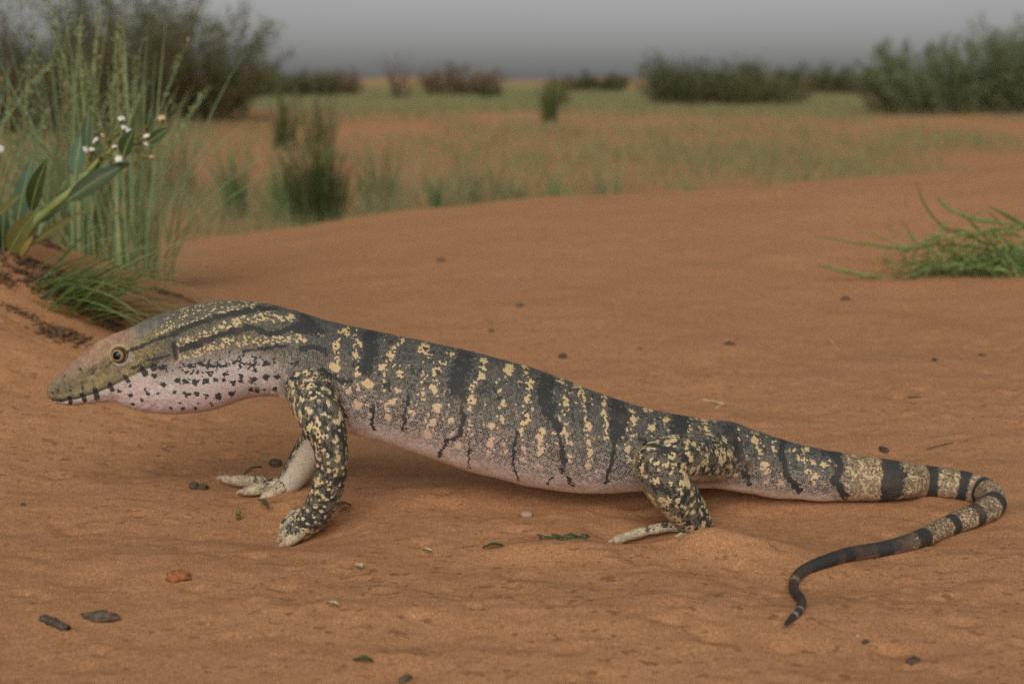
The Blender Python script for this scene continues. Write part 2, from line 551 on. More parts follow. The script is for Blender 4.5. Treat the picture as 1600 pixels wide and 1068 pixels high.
# close both ends with a rounded cap
capn = 9
th = np.linspace(0.06, 1, capn) * math.pi / 2
Tn = unit(np.gradient(Cq, axis=0))
def cap(c, tdir, a, b, u, ln):
    k = np.sin(th)
    return (c[None] + tdir[None] * (np.cos(th) * ln)[:, None], a * k, b * k, np.repeat(u[None], capn, 0))
s_ = cap(Cq[0], -Tn[0], Aq[0], Bq[0], Uq[0], Aq[0] * 0.55)
e_ = cap(Cq[-1], Tn[-1], Aq[-1], Bq[-1], Uq[-1], Aq[-1] * 1.6)
Cq = np.concatenate([s_[0][:-1], Cq, e_[0][::-1][1:]])
Aq = np.concatenate([s_[1][:-1], Aq, e_[1][::-1][1:]])
Bq = np.concatenate([s_[2][:-1], Bq, e_[2][::-1][1:]])
Uq = np.concatenate([s_[3][:-1], Uq, e_[3][::-1][1:]])
tq = np.concatenate([[0], np.cumsum(np.linalg.norm(np.diff(Cq, axis=0), axis=1))])
NS, NP = len(tq), 261
Tn = unit(np.gradient(Cq, axis=0))
Sq = unit(np.cross(Uq, Tn))                 # side vector
Sq = np.where((np.cumsum(np.ones(NS)) > 0)[:, None], Sq, Sq)
if Sq[NS // 3, 1] > 0:
    Sq = -Sq                                # positive side faces the camera along the trunk
Uq = unit(np.cross(Tn, Sq)); Uq = np.where((Uq[:, 2] < 0)[:, None], -Uq, Uq)
phi = np.linspace(-math.pi, math.pi, NP)    # 0 = back, +90 = near flank, +-180 = belly
# section: rounder trunk, squarer head
pw = np.interp(tq / PXL, [0, 60, 200, 330, 480], [0.86, 0.80, 0.84, 0.95, 1.0])[:, None]
cs, sn = np.cos(phi)[None], np.sin(phi)[None]
cu, su = np.sign(cs) * np.abs(cs) ** pw, np.sign(sn) * np.abs(sn) ** pw
# the trunk sags: widest a little below the middle
low = np.interp(tq / PXL, [0, 180, 420, 560, 1100, 1300], [0.05, 0.10, 0.06, 0.16, 0.14, 0.0])[:, None]
wid = su * (1 - low * cs)
Vb = Cq[:, None] + (Aq[:, None] * cu)[..., None] * Uq[:, None] + (Bq[:, None] * wid)[..., None] * Sq[:, None]


def grid_normals(V):
    du, dv = np.gradient(V, axis=0), np.gradient(V, axis=1)
    n = unit(np.cross(du, dv))
    cen = V.mean(axis=1, keepdims=True)
    flip = np.sign(((V - cen) * n).sum(-1).mean())
    return n * flip


Nb = grid_normals(Vb)
half = NP // 2


def flank_chart(V):
    q = project(V)
    out = q.copy()
    out[:, :half] = q[:, :half:-1]          # the far side mirrors the near side
    return out


Q = flank_chart(Vb)
QX, QY = Q[..., 0], Q[..., 1]
body_only = (np.arange(NS) < np.searchsorted(tq, PXL * 1480))[:, None]


def pl_dist(pts, X=None, Yy=None):
    X = QX if X is None else X; Yy = QY if Yy is None else Yy
    best = np.full(X.shape, 1e9)
    for (x0, y0), (x1, y1) in zip(pts[:-1], pts[1:]):
        dx, dy = x1 - x0, y1 - y0
        t = np.clip(((X - x0) * dx + (Yy - y0) * dy) / (dx * dx + dy * dy + 1e-9), 0, 1)
        best = np.minimum(best, np.hypot(X - x0 - t * dx, Yy - y0 - t * dy))
    return best


def z1(*p): return [(60 + x / 3.81, 450 + y / 3.81) for x, y in p]
def z2(*p): return [(320 + x / 2.543, 460 + y / 2.543) for x, y in p]
def z3(*p): return [(640 + x / 2.81, 500 + y / 2.81) for x, y in p]
def z4(*p): return [(920 + x / 3.81, 600 + y / 3.81) for x, y in p]


MOUTH = z1((70, 668), (140, 672), (230, 655), (330, 625), (420, 588), (480, 558), (560, 515), (640, 478), (700, 458))
EYE = z1((490, 402))[0]
disp = np.zeros_like(QX)
head = smooth(330, 250, QX)
g = lambda d, w: np.exp(-(d / w) ** 2)
disp -= 1.7 * g(pl_dist(MOUTH), 1.9) * head
disp += 1.3 * g(pl_dist([(x, y - 7) for x, y in MOUTH]), 5) * head
disp += 0.9 * g(pl_dist([(x, y + 7) for x, y in MOUTH]), 5) * head
de = np.hypot((QX - EYE[0]), (QY - EYE[1]))
disp -= 4.5 * g(de, 9.5)
disp += 3.6 * g(de - 14.5, 3.0)
disp += 4.2 * g(pl_dist(z1((330, 470), (400, 400), (470, 345), (540, 330), (600, 350))), 6)
disp += 2.2 * g(pl_dist(z1((120, 590), (240, 510), (340, 440))), 8) * head
disp -= 2.4 * g(pl_dist(z1((250, 590), (380, 520), (520, 500))), 9) * head
disp -= 3.0 * g(pl_dist(z1((305, 525), (345, 468))), 3.2)
disp += 1.5 * g(pl_dist(z1((290, 520), (330, 450), (365, 460))) - 2, 2.5)
disp += 1.6 * fbm(QX / 7, QY / 7, 702, 3) * head
disp += 4.0 * g(np.hypot(QX - 240, (QY - 560) * 1.1), 26)
disp -= 4.2 * g(pl_dist(z1((803, 330), (812, 380), (822, 420))), 3.0)
disp += 1.8 * g(pl_dist(z1((838, 375), (845, 425), (815, 465))), 4)
disp -= 2.6 * g(pl_dist(z2((310, 230), (300, 330), (318, 395))), 3.0)
disp += 2.0 * g(pl_dist(z2((335, 240), (325, 330), (345, 400))), 7)
disp -= 1.8 * g(pl_dist(z2((530, 430), (560, 480), (570, 530))), 3.0)
disp -= 1.2 * g(pl_dist(z2((480, 400), (520, 440), (545, 500))), 3.0)
disp -= 1.2 * g(pl_dist(z2((235, 130), (250, 200), (225, 260))), 3.0)
disp += 3.0 * g(pl_dist(z2((400, 280), (480, 340))), 22)      # shoulder blade
disp += 3.0 * g(pl_dist(z4((560, 330), (760, 380))), 24)      # hip
# soft irregularity of skin over muscle
tg, pg = np.meshgrid(tq / PXL, phi, indexing='ij')
disp += 1.9 * fbm(tg / 34, pg * 2.4, 61, 3) * smooth(200, 420, tg)
for f_, w_, a_ in (((405, 545), 2.6, 1.6), ((418, 560), 2.6, 2.2), ((430, 575), 2.8, 2.4), ((548, 610), 3.0, 1.8), ((566, 630), 3.0, 1.6), ((585, 640), 3.2, 1.2)):
    disp -= a_ * g(pl_dist([(f_[0] + 8, f_[1] - 45), (f_[0] - 2, f_[1]), (f_[0] + 6, f_[1] + 50)]) , w_)
disp += 0.9 * np.sin((tg + 22 * np.abs(pg)) / 8.5) * np.exp(-((np.abs(pg) - 1.6) / .5) ** 2) * smooth(560, 640, tg) * smooth(1010, 930, tg)   # ribs
disp += 0.8 * np.sin(tg / 6.2 + 1.5 * np.sin(pg)) * 0.35 * smooth(0.8, 1.6, np.abs(pg)) * smooth(380, 420, tg) * smooth(700, 560, tg)
Vb = Vb + Nb * (disp * PXL * 1.02 * body_only)[..., None]

# --- limbs -------------------------------------------------------------------
class Tube:
    pass


def tube(pts, n=None, k=44, cap0=True, cap1=True, up=(0, 0, 1), step=1.7):
    """pts: (position, radius in px, optional flattening) -> lofted limb"""
    c0 = np.array([p[0] for p in pts]); r0 = np.array([p[1] for p in pts]) * PXL
    f0 = np.array([p[2] if len(p) > 2 else 1.0 for p in pts])
    t_ = np.concatenate([[0], np.cumsum(np.linalg.norm(np.diff(c0, axis=0), axis=1))])
    n = max(6, int(t_[-1] / PXL / step))
    q = np.linspace(0, t_[-1], n)
    c = spline(t_, c0, q); r = np.maximum(np.interp(q, t_, r0), 2e-4); f = np.interp(q, t_, f0)
    # smooth the radius steps
    for _ in range(3):
        r[1:-1] = (r[:-2] + 2 * r[1:-1] + r[2:]) / 4
    T = unit(np.gradient(c, axis=0))
    nc = 8
    th_ = np.linspace(0.08, 1, nc) * math.pi / 2
    if cap0:
        c = np.concatenate([c[0] - T[0] * (r[0] * np.cos(th_[:-1]))[:, None], c]); r = np.concatenate([r[0] * np.sin(th_[:-1]), r]); f = np.concatenate([np.full(nc - 1, f[0]), f])
    if cap1:
        c = np.concatenate([c, c[-1] + T[-1] * (r[-1] * np.cos(th_[:-1][::-1]))[:, None]]); r = np.concatenate([r, r[-1] * np.sin(th_[:-1][::-1])]); f = np.concatenate([f, np.full(nc - 1, f[-1])])
    T = unit(np.gradient(c, axis=0))
    # parallel transport
    u = np.zeros_like(c)
    u[0] = unit(np.cross(np.cross(T[0], np.array(up, float)), T[0]))
    for i in range(1, len(c)):
        v = u[i - 1] - T[i] * np.dot(u[i - 1], T[i])
        u[i] = v / (np.linalg.norm(v) + 1e-12)
    w = np.cross(T, u)
    ph = np.linspace(-math.pi, math.pi, k)
    V = c[:, None] + (r[:, None] * f[:, None] * np.cos(ph))[..., None] * u[:, None] + (r[:, None] * np.sin(ph))[..., None] * w[:, None]
    o = Tube()
    o.c, o.r, o.V = c, r, V
    o.t = np.concatenate([[0], np.cumsum(np.linalg.norm(np.diff(c, axis=0), axis=1))])
    o.ph = ph
    o.N = unit(V - c[:, None])
    o.arc = ph[None] * r[:, None]
    return o


def chain_dist(Vp, c, r):
    """signed distance from points to a chain of balls"""
    best = np.full(len(Vp), 1e9)
    for i in range(0, len(c)):
        best = np.minimum(best, np.linalg.norm(Vp - c[i], axis=1) - r[i])
    return best


limbs = []
YM = 0.057                                   # mid plane of the trunk


def leg(kind, parts):
    for tb, role in parts:
        tb.kind, tb.role = kind, role
        limbs.append(tb)


leg('near_front', [
    (tube([(P(466, 565, .060), 36), (P(480, 595, .034), 39), (P(493, 632, .010), 37), (P(508, 668, -.004), 32), (P(517, 702, -.007), 26), (P(516, 738, -.006), 25),
           (P(507, 775, -.004), 25), (P(490, 806, -.002), 23), (P(472, 825, -.003), 20, .8), (P(461, 835, -.004), 15, .75)], k=64), 'limb'),
    (tube([(P(480, 818, -.003), 13), (P(466, 832, -.007), 11.5), (P(450, 845, -.010), 9.5)], k=24), 'toe'),
    (tube([(P(474, 814, .002), 12), (P(459, 822, .000), 11), (P(444, 836, -.001), 9)], k=24), 'toe'),
    (tube([(P(474, 810, .008), 11), (P(458, 811, .010), 10.5), (P(444, 823, .012), 8.5)], k=24), 'toe'),
    (tube([(P(474, 806, .014), 10), (P(462, 801, .020), 8), (P(451, 812, .024), 6.5)], k=24), 'toe'),
    (tube([(P(486, 808, .014), 9), (P(482, 800, .022), 8), (P(476, 806, .030), 6.5)], k=24), 'toe')])
leg('far_front', [
    (tube([(P(470, 580, .062), 40), (P(492, 632, .082), 36), (P(500, 672, .094), 30), (P(482, 708, .099), 27), (P(464, 736, .102), 24), (P(446, 757, .103), 19),
           (P(428, 761, .104), 16, .85), (P(410, 763, .105), 13, .75)], k=56), 'limb'),
    (tube([(P(424, 759, .110), 11), (P(398, 752, .116), 11), (P(376, 751, .117), 10), (P(352, 748, .118), 7)], k=24), 'toe'),
    (tube([(P(424, 762, .102), 11), (P(405, 764, .100), 10), (P(385, 767, .098), 8)], k=24), 'toe'),
    (tube([(P(440, 760, .098), 13), (P(428, 769, .094), 11), (P(415, 777, .091), 9)], k=24), 'toe'),
    (tube([(P(425, 760, .118), 9), (P(402, 748, .134), 8), (P(388, 748, .142), 6)], k=24), 'toe'),
    (tube([(P(440, 758, .112), 9), (P(440, 750, .125), 8), (P(434, 750, .135), 6)], k=24), 'toe')])
leg('near_hind', [
    (tube([(P(1140, 716, .062), 28), (P(1110, 716, .038), 36), (P(1075, 716, .012), 38), (P(1044, 718, -.008), 37), (P(1026, 726, -.015), 35)], k=64), 'limb'),
    (tube([(P(1024, 724, -.015), 34.5), (P(1040, 753, -.015), 36), (P(1060, 780, -.010), 34), (P(1080, 806, -.004), 29), (P(1094, 826, .000), 23)], k=64), 'limb'),
    (tube([(P(1085, 820, .000), 12), (P(1050, 822, -.005), 8), (P(1010, 829, -.009), 7.5), (P(964, 843, -.012), 7.5)], k=24), 'toe'),
    (tube([(P(1092, 832, -.003), 12), (P(1060, 842, -.012), 8), (P(1036, 856, -.018), 6)], k=20), 'toe'),
    (tube([(P(1096, 832, .004), 12), (P(1060, 826, .012), 8), (P(1030, 828, .016), 6)], k=20), 'toe')])


def mirror(p):
    q = np.array(p, float); q[1] = 2 * YM + 0.004 - q[1]; q[2] -= 0.55 * max(q[1] - YM, 0) ; return q


far_h = tube([(mirror(P(1140, 702, .055)), 40), (mirror(P(1128, 704, .020)), 42), (mirror(P(1108, 706, .000)), 38), (mirror(P(1086, 716, -.010)), 33)], k=48)
fk = mirror(P(1086, 716, -.010))
fa = np.array([fk[0] + 0.030, fk[1] - 0.004, 0.012])
far_s = tube([(fk, 33), (fk * .6 + fa * .4 + np.array([-.004, 0, 0]), 33), (fa, 23)], k=48)
ft = fa + np.array([-.055, .012, -.004])
leg('far_hind', [(far_h, 'limb'), (far_s, 'limb'),
                 (tube([(fa, 12), ((fa + ft) / 2 + np.array([0, 0, .003]), 9), (ft, 6.5)], k=20), 'toe'),
                 (tube([(fa, 12), (fa + np.array([-.024, .024, .0]), 9), (fa + np.array([-.046, .032, -.004]), 6.5)], k=20), 'toe')])

# soft joins between limbs and trunk
K = 20 * PXL
flat = Vb.reshape(-1, 3); nf = Nb.reshape(-1, 3)
for lb in limbs:
    if lb.role != 'limb': continue
    cen = lb.c.mean(0); rad = np.linalg.norm(lb.c - cen, axis=1).max() + lb.r.max() + K
    idx = np.where(np.linalg.norm(flat - cen, axis=1) < rad)[0]
    d = chain_dist(flat[idx], lb.c[::3], lb.r[::3])
    off = np.clip(K - np.abs(d), 0, None) ** 2 / (4 * K) * (d > -K)
    flat[idx] += nf[idx] * off[:, None]
    bd = np.full(lb.V.shape[0] * lb.V.shape[1], 1e9); bj = np.zeros(len(bd), int)
    lv = lb.V.reshape(-1, 3); ln = lb.N.reshape(-1, 3)
    near = np.linalg.norm(flat[::7] - cen, axis=1) < rad + 0.02
    bs, bn = flat[::7][near], nf[::7][near]; bidx = np.arange(len(flat))[::7][near]
    for a_ in range(0, len(lv), 600):
        dd = np.linalg.norm(lv[a_:a_ + 600, None] - bs[None], axis=2)
        j = dd.argmin(1)
        bj[a_:a_ + 600] = bidx[j]
        bd[a_:a_ + 600] = ((lv[a_:a_ + 600] - bs[j]) * bn[j]).sum(1)
    off = np.clip(K - np.abs(bd), 0, None) ** 2 / (4 * K)
    lb.V = (lv + ln * off[:, None]).reshape(lb.V.shape)
    lb.bd = bd.reshape(lb.V.shape[:2]); lb.bj = bj.reshape(lb.V.shape[:2])
Vb = flat.reshape(Vb.shape)

# --- skin pattern ---------------------------------------------------------------
Q = flank_chart(Vb); QX, QY = Q[..., 0], Q[..., 1]
rel = (1 - np.cos(phi))[None] / 2 * np.ones((NS, 1))          # 0 back .. 1 belly
yel = np.zeros_like(QX); blk = np.zeros_like(QX)
tpx = tq / PXL
dot = np.ones_like(QX)


def blend(col, c, w):
    return col * (1 - w[..., None]) + np.array(c)[None, None] * w[..., None]


def seq(xs, *cols):
    return np.stack([np.interp(rel, xs, [c[k] for c in cols]) for k in range(3)], -1)


# trunk: charcoal back, grey-brown flank, pale pinkish belly, lightened further as painted fill light
base = seq([0, .22, .45, .64, .8, .9], lin(84, 83, 76), lin(100, 97, 87), lin(132, 122, 107), lin(162, 144, 131), lin(194, 174, 162), lin(208, 192, 180))
dot *= np.interp(rel, [0, .3, .6, .75, .86, 1], [.8, .95, 1.0, .85, .3, .1])
# neck and throat
neckw = smooth(470, 400, QX)
nrel = rel
neckc = seq([0, .2, .42, .52, .66, 1], lin(104, 100, 82), lin(110, 104, 82), lin(120, 110, 92), lin(164, 152, 142), lin(180, 165, 158), lin(182, 160, 157))
base = blend(base, 0 * neckc[0, 0], neckw) + neckc * neckw[..., None]
dot = dot * (1 - neckw) + neckw * np.interp(rel, [0, .35, .5, .6, 1], [.8, .9, .5, .08, .05])
# head
hw = smooth(262, 232, QX + (QY - 560) * 0.25)
md = pl_dist(MOUTH)
mouth_y = np.interp(QX, [p[0] for p in MOUTH], [p[1] for p in MOUTH])
below = smooth(-1, 2, QY - mouth_y)
hc = np.ones(QX.shape + (3,)) * lin(136, 120, 86)
crown = smooth(0, -16, QY - np.interp(QX, [80, 130, 165, 200, 240, 280], [600, 588, 564, 548, 528, 512]))
hc = blend(hc, lin(148, 116, 92), crown)
hc = blend(hc, lin(112, 108, 96), crown * smooth(185, 225, QX))
hc = blend(hc, lin(150, 118, 98), 0.7 * g(np.hypot((QX - 118) / 1.5, QY - 580), 14))
hm = fbm(QX / 6, QY / 6, 701, 3)
hc = hc * (1 + 0.5 * hm)[..., None]
hc = blend(hc, lin(92, 92, 80), np.clip(hm * 1.6, 0, .6) * smooth(160, 110, QX))
hc = blend(hc, lin(146, 128, 76), 0.6 * g(np.hypot((QX - 150) / 1.3, QY - 590), 16))
hc = blend(hc, lin(152, 134, 86), 0.6 * g(pl_dist(z1((560, 440), (700, 380), (780, 330))), 9))
hc = blend(hc, lin(152, 134, 86), 0.6 * g(pl_dist(z1((600, 320), (700, 270), (800, 235))), 7))
hc = blend(hc, lin(178, 158, 150), below * 1.0)
base = blend(base, 0 * hc[0, 0], hw) + hc * hw[..., None]
dot = dot * (1 - hw) + hw * (0.45 * (1 - below) * (1 - 0.5 * crown) + 0.45 * smooth(205, 250, QX) * (1 - below))
for q_ in (((145, 540), (162, 605)), ((183, 565), (196, 636)), ((258, 560), (272, 622)), ((322, 545), (338, 596)), ((235, 465), (262, 500)), ((400, 560), (480, 520)), ((120, 575), (105, 640))):
    base = blend(base, lin(84, 84, 70), 0.6 * g(pl_dist(z1(*q_)), 2.6) * hw * (1 - below))
tmp_n = vnoise(QX / 3.0, QY / 3.0, 711)
base = blend(base, lin(70, 66, 50), np.clip(tmp_n * 2.2, 0, .75) * smooth(196, 225, QX) * hw * (1 - below) * (1 - 0.6 * crown))
# lips
lip = g(pl_dist([(x, y + 5) for x, y in MOUTH]), 5.0) * smooth(-1, 1, QY - mouth_y) * smooth(250, 235, QX)
base = blend(base, lin(166, 154, 142), np.clip(lip * 1.1, 0, 1))
line = g(md, 1.6) * smooth(250, 238, QX)
base = blend(base, lin(60, 52, 46), line * 0.9)
# eye surround, nostril, ear
base = blend(base, lin(166, 150, 112), 0.85 * g(de - 14, 4.0))
base = blend(base, lin(150, 148, 140), 0.7 * g(pl_dist(z1((480, 470), (540, 440), (555, 400))), 3))
base = blend(base, lin(60, 50, 42), 0.9 * g(de - 10.5, 2.0))
base = blend(base, lin(158, 142, 128), 0.9 * g(pl_dist(z1((308, 522), (350, 465))), 5))
base = blend(base, lin(60, 52, 44), 0.9 * g(pl_dist(z1((318, 515), (345, 478))), 1.5))
base = blend(base, lin(40, 36, 33), 0.97 * g(pl_dist(z1((805, 335), (812, 380), (820, 420))), 3.4))
base = blend(base, lin(176, 150, 132), 0.75 * g(pl_dist(z1((838, 375), (846, 425), (815, 468))), 3.2))
base = blend(base, lin(52, 48, 34), 0.8 * g(pl_dist(z1((400, 470), (440, 435))), 2.2))

_ap = np.abs(np.concatenate([np.zeros((NS, 1)), np.cumsum(np.linalg.norm(np.diff(Vb, axis=1), axis=2), axis=1)], 1))
_ap = np.abs(_ap - _ap[:, half:half + 1]) / PXL
_wx = 5.5 * vnoise(tg / 6.5, _ap / 6.5, 501) + 3.0 * vnoise(tg / 3.2, _ap / 3.2, 502)
_wy = 5.5 * vnoise(tg / 6.5, _ap / 6.5, 503) + 3.0 * vnoise(tg / 3.2, _ap / 3.2, 504)
_ws = smooth(200, 420, QX) * 0.75 + 0.25
QXo, QYo = QX, QY
QX, QY = QX + _wx * _ws, QY + _wy * _ws
spotc = seq([0, .35, .6, 1], lin(176, 152, 106), lin(180, 154, 114), lin(180, 150, 124), lin(174, 146, 130))


spotc = blend(spotc, lin(172, 152, 112), smooth(500, 420, QX))


def spots(conv, lst, mask, soft=1.0, grow=1.0, sy=1.0):
    sc = {z1: 3.81, z2: 2.543, z3: 2.81, z4: 3.81}[conv]
    for (x, y, r) in lst:
        cx, cy = conv((x, y))[0]
        r = r / sc * grow * (0.72 if mask is yel else 1.0)
        d = np.hypot(QX - cx, (QY - cy) * sy)
        np.maximum(mask, np.clip(0.5 + (r - d) / (2 * soft + 2.2), 0, 1) * body_only, out=mask)


def strokes(conv, pts, w, mask, soft=1.0, amp=1.0):
    d = pl_dist(conv(*pts))
    np.maximum(mask, amp * np.clip(0.5 + (w - d) / (2 * soft + 1.6), 0, 1) * body_only, out=mask)


spots(z2, [(190, 50, 16), (335, 178, 13), (365, 184, 13), (400, 178, 12), (465, 160, 16), (560, 145, 26), (525, 205, 25), (615, 195, 14), (600, 238, 17), (520, 290, 30), (780, 318, 26),
           (740, 245, 20), (705, 285, 18), (755, 210, 13), (785, 180, 15), (870, 215, 32), (945, 270, 16), (920, 305, 22), (975, 235, 13), (650, 355, 28),
           (610, 310, 16), (775, 383, 18), (740, 428, 18), (910, 375, 22), (870, 395, 14), (925, 445, 24), (905, 505, 18), (885, 555, 22), (820, 465, 13),
           (980, 495, 12), (1050, 410, 20), (1060, 365, 14), (570, 385, 18), (610, 440, 20), (730, 485, 16), (1005, 600, 18), (300, 90, 16), (340, 85, 18)], yel)
spots(z3, [(65, 125, 34), (145, 188, 16), (122, 225, 24), (108, 300, 27), (60, 320, 13), (120, 382, 26), (105, 450, 20), (80, 500, 24), (185, 440, 12), (185, 500, 14),
           (325, 180, 17), (318, 248, 21), (275, 290, 16), (270, 343, 27), (265, 395, 15), (268, 440, 13), (435, 215, 32), (395, 318, 17), (415, 368, 22), (405, 430, 14),
           (360, 460, 24), (350, 540, 20), (345, 585, 17), (215, 550, 16), (505, 205, 14), (535, 270, 15), (525, 300, 20), (515, 345, 23), (515, 432, 23), (545, 390, 10),
           (475, 480, 12), (420, 575, 16), (500, 560, 11), (500, 610, 13), (588, 487, 15), (568, 515, 20), (575, 575, 20), (565, 640, 16), (670, 270, 14), (685, 360, 21),
           (670, 400, 17), (660, 430, 13), (675, 488, 22), (740, 285, 24), (755, 320, 24), (710, 540, 15), (705, 590, 14), (780, 470, 23), (785, 540, 18), (795, 580, 20),
           (785, 635, 16), (855, 330, 14), (855, 365, 14), (850, 405, 20), (865, 455, 15), (872, 512, 16), (975, 400, 11), (980, 438, 20), (1065, 472, 22), (960, 560, 20),
           (960, 610, 14), (1050, 390, 24), (1030, 350, 17), (1120, 385, 16), (1130, 435, 17), (985, 505, 10), (415, 545, 11), (270, 500, 10), (330, 215, 10), (660, 245, 12)], yel)
spots(z4, [(95, 110, 14), (85, 165, 22), (255, 160, 13), (265, 215, 24), (355, 145, 32), (380, 258, 30), (460, 135, 17), (468, 210, 20), (600, 265, 20), (690, 210, 27),
           (700, 265, 22), (710, 320, 27), (795, 325, 20), (715, 365, 14), (825, 430, 30), (865, 430, 16), (870, 530, 24), (595, 180, 12), (750, 215, 22), (900, 330, 17),
           (990, 330, 27), (1020, 400, 27), (1045, 480, 28), (1060, 520, 24), (1100, 380, 22), (1250, 440, 17), (1330, 460, 27), (1400, 480, 24), (1350, 540, 27), (1345, 590, 24),
           (1290, 390, 24), (1225, 390, 18), (1140, 590, 26), (1060, 580, 22), (640, 190, 16), (1000, 290, 16), (1280, 440, 18), (1300, 510, 18)], yel)
# dark saddles on the back, running into narrow black lines on the flank
for conv, pts, w in ((z2, ((395, 90), (420, 130), (455, 150)), 9), (z2, ((655, 160), (660, 230), (640, 290)), 11), (z2, ((1040, 230), (1020, 300), (1000, 350)), 11),
                     (z3, ((245, 170), (215, 230), (205, 300)), 13), (z3, ((235, 290), (235, 340)), 7), (z3, ((600, 270), (595, 330), (610, 400)), 12),
                     (z3, ((905, 380), (935, 430), (915, 500)), 11), (z3, ((640, 440), (650, 480)), 5), (z4, ((170, 110), (180, 190), (165, 290)), 12),
                     (z4, ((540, 170), (560, 230), (520, 300)), 12), (z4, ((840, 280), (880, 360), (900, 430)), 11), (z4, ((740, 400), (870, 470), (950, 560)), 5)):
    strokes(conv, pts, w * 1.15, blk, 4.5, 0.86)
for conv, pts, w in ((z3, ((232, 380), (232, 470), (222, 512)), 2.6), (z3, ((222, 512), (165, 530), (128, 602)), 2.2), (z3, ((265, 545), (262, 642)), 2.2),
                     (z3, ((470, 480), (458, 560), (455, 645)), 2.8), (z3, ((455, 645), (478, 698)), 2.0), (z3, ((610, 420), (660, 510), (668, 570)), 2.5),
                     (z3, ((668, 565), (680, 610), (672, 672)), 3.2), (z3, ((905, 500), (888, 600), (862, 718)), 3.0), (z3, ((625, 690), (605, 715)), 2.0), (z3, ((690, 690), (720, 725)), 2.0),
                     (z2, ((805, 405), (795, 480), (788, 532)), 3.2), (z2, ((668, 440), (662, 490), (672, 530)), 2.4), (z2, ((455, 308), (500, 325), (530, 340), (580, 345)), 4.2),
                     (z2, ((720, 355), (742, 388)), 3.4), (z2, ((385, 215), (430, 210), (480, 228)), 4.5), (z2, ((1030, 480), (1015, 560)), 3.2), (z2, ((960, 575), (928, 648)), 2.4),
                     (z2, ((515, 430), (560, 490)), 3), (z2, ((350, 375), (440, 340)), 2), (z2, ((340, 280), (380, 270)), 2), (z2, ((345, 320), (390, 305)), 2),
                     (z4, ((170, 300), (140, 420), (105, 590)), 2.6), (z4, ((315, 320), (345, 360)), 3), (z4, ((1150, 330), (1150, 430), (1180, 540), (1250, 630)), 5.5), (z4, ((1400, 400), (1470, 420)), 5),
                     (z4, ((1480, 420), (1500, 500), (1460, 570), (1525, 660)), 6), (z4, ((930, 480), (960, 600)), 3)):
    strokes(conv, pts, w, blk, 0.8)
# neck stripes
for pts, w in ((((535, 378), (620, 340), (720, 300), (800, 275)), 2.4), (((800, 275), (900, 225), (1050, 175), (1200, 142), (1300, 118), (1420, 120)), 4.2),
               (((850, 365), (950, 322), (1060, 290), (1150, 258), (1250, 238), (1320, 252), (1380, 275), (1500, 242), (1620, 225)), 4.6), (((560, 475), (640, 432), (780, 398)), 2.0),
               (((1230, 372), (1380, 352), (1490, 345)), 2.4), (((890, 350), (960, 330)), 5), (((860, 462), (960, 455), (1130, 462)), 2.3), (((1160, 445), (1300, 450)), 2.4), (((1540, 235), (1600, 240)), 9)):
    strokes(z1, pts, w, blk, 0.9)
spots(z1, [(690, 470, 22), (735, 476, 18), (765, 490, 10), (830, 550, 14), (875, 553, 16), (935, 560, 20), (995, 555, 18), (1055, 550, 15), (1105, 545, 15), (1160, 560, 16), (1205, 550, 15),
           (1275, 545, 22), (745, 573, 16), (690, 520, 13), (650, 630, 12), (705, 628, 11), (550, 640, 12), (635, 600, 10), (810, 620, 12), (885, 635, 16), (940, 630, 14),
           (1000, 640, 14), (1070, 645, 16), (1155, 625, 15), (1265, 605, 13), (1300, 605, 13), (1350, 530, 18), (1350, 450, 22), (1415, 530, 16), (1410, 600, 11), (795, 718, 10), (860, 718, 11),
           (840, 682, 9), (950, 682, 10), (560, 690, 11), (615, 665, 10), (1030, 690, 9), (545, 578, 9), (480, 612, 11), (935, 715, 8), (905, 512, 10), (945, 500, 11),
           (1020, 512, 12), (1060, 490, 10), (1110, 508, 12), (1210, 520, 12), (1290, 480, 16), (880, 500, 10), (1200, 470, 14), (1345, 600, 10)], blk, 0.8, 1.2, 1.2)
for bx0, by0, bx1, by1, w in ((184, 650, 194, 682, 3.4), (260, 636, 276, 664, 3.8), (336, 611, 350, 646, 4.2), (423, 570, 440, 604, 3.8), (516, 526, 534, 554, 3.6), (616, 478, 638, 512, 4.4), (690, 470, 760, 465, 2.6)):
    strokes(z1, ((bx0, by0), (bx1, by1)), w, blk, 0.3, 1.0)
for conv_, pts_ in ((z3, ((65, 120), (60, 320), (80, 500))), (z3, ((150, 180), (115, 300), (105, 450), (80, 520))), (z3, ((330, 170), (275, 300), (268, 440), (250, 560))), (z3, ((440, 200), (400, 380), (350, 590))),
                    (z3, ((510, 200), (520, 340), (490, 480), (500, 620))), (z3, ((580, 470), (570, 650))), (z3, ((665, 240), (680, 400), (705, 620))), (z3, ((745, 270), (780, 470), (790, 650))), (z3, ((850, 310), (865, 520))),
                    (z3, ((970, 390), (960, 620))), (z2, ((600, 150), (600, 330), (660, 480))), (z2, ((780, 170), (710, 300), (730, 480))), (z2, ((540, 140), (520, 300), (600, 450))),
                    (z4, ((600, 170), (600, 270))), (z4, ((680, 180), (715, 370))), (z4, ((890, 270), (905, 380))), (z4, ((990, 280), (1050, 560))), (z4, ((1090, 300), (1120, 400))), (z4, ((1270, 370), (1345, 600)))):
    strokes(conv_, pts_, 5.0, yel, 2.5, 0.33)
spots(z1, [(345, 662, 8), (130, 672, 7), (85, 625, 9), (120, 612, 7), (190, 610, 9), (262, 598, 9), (250, 480, 8), (155, 520, 7)], blk, 0.5)
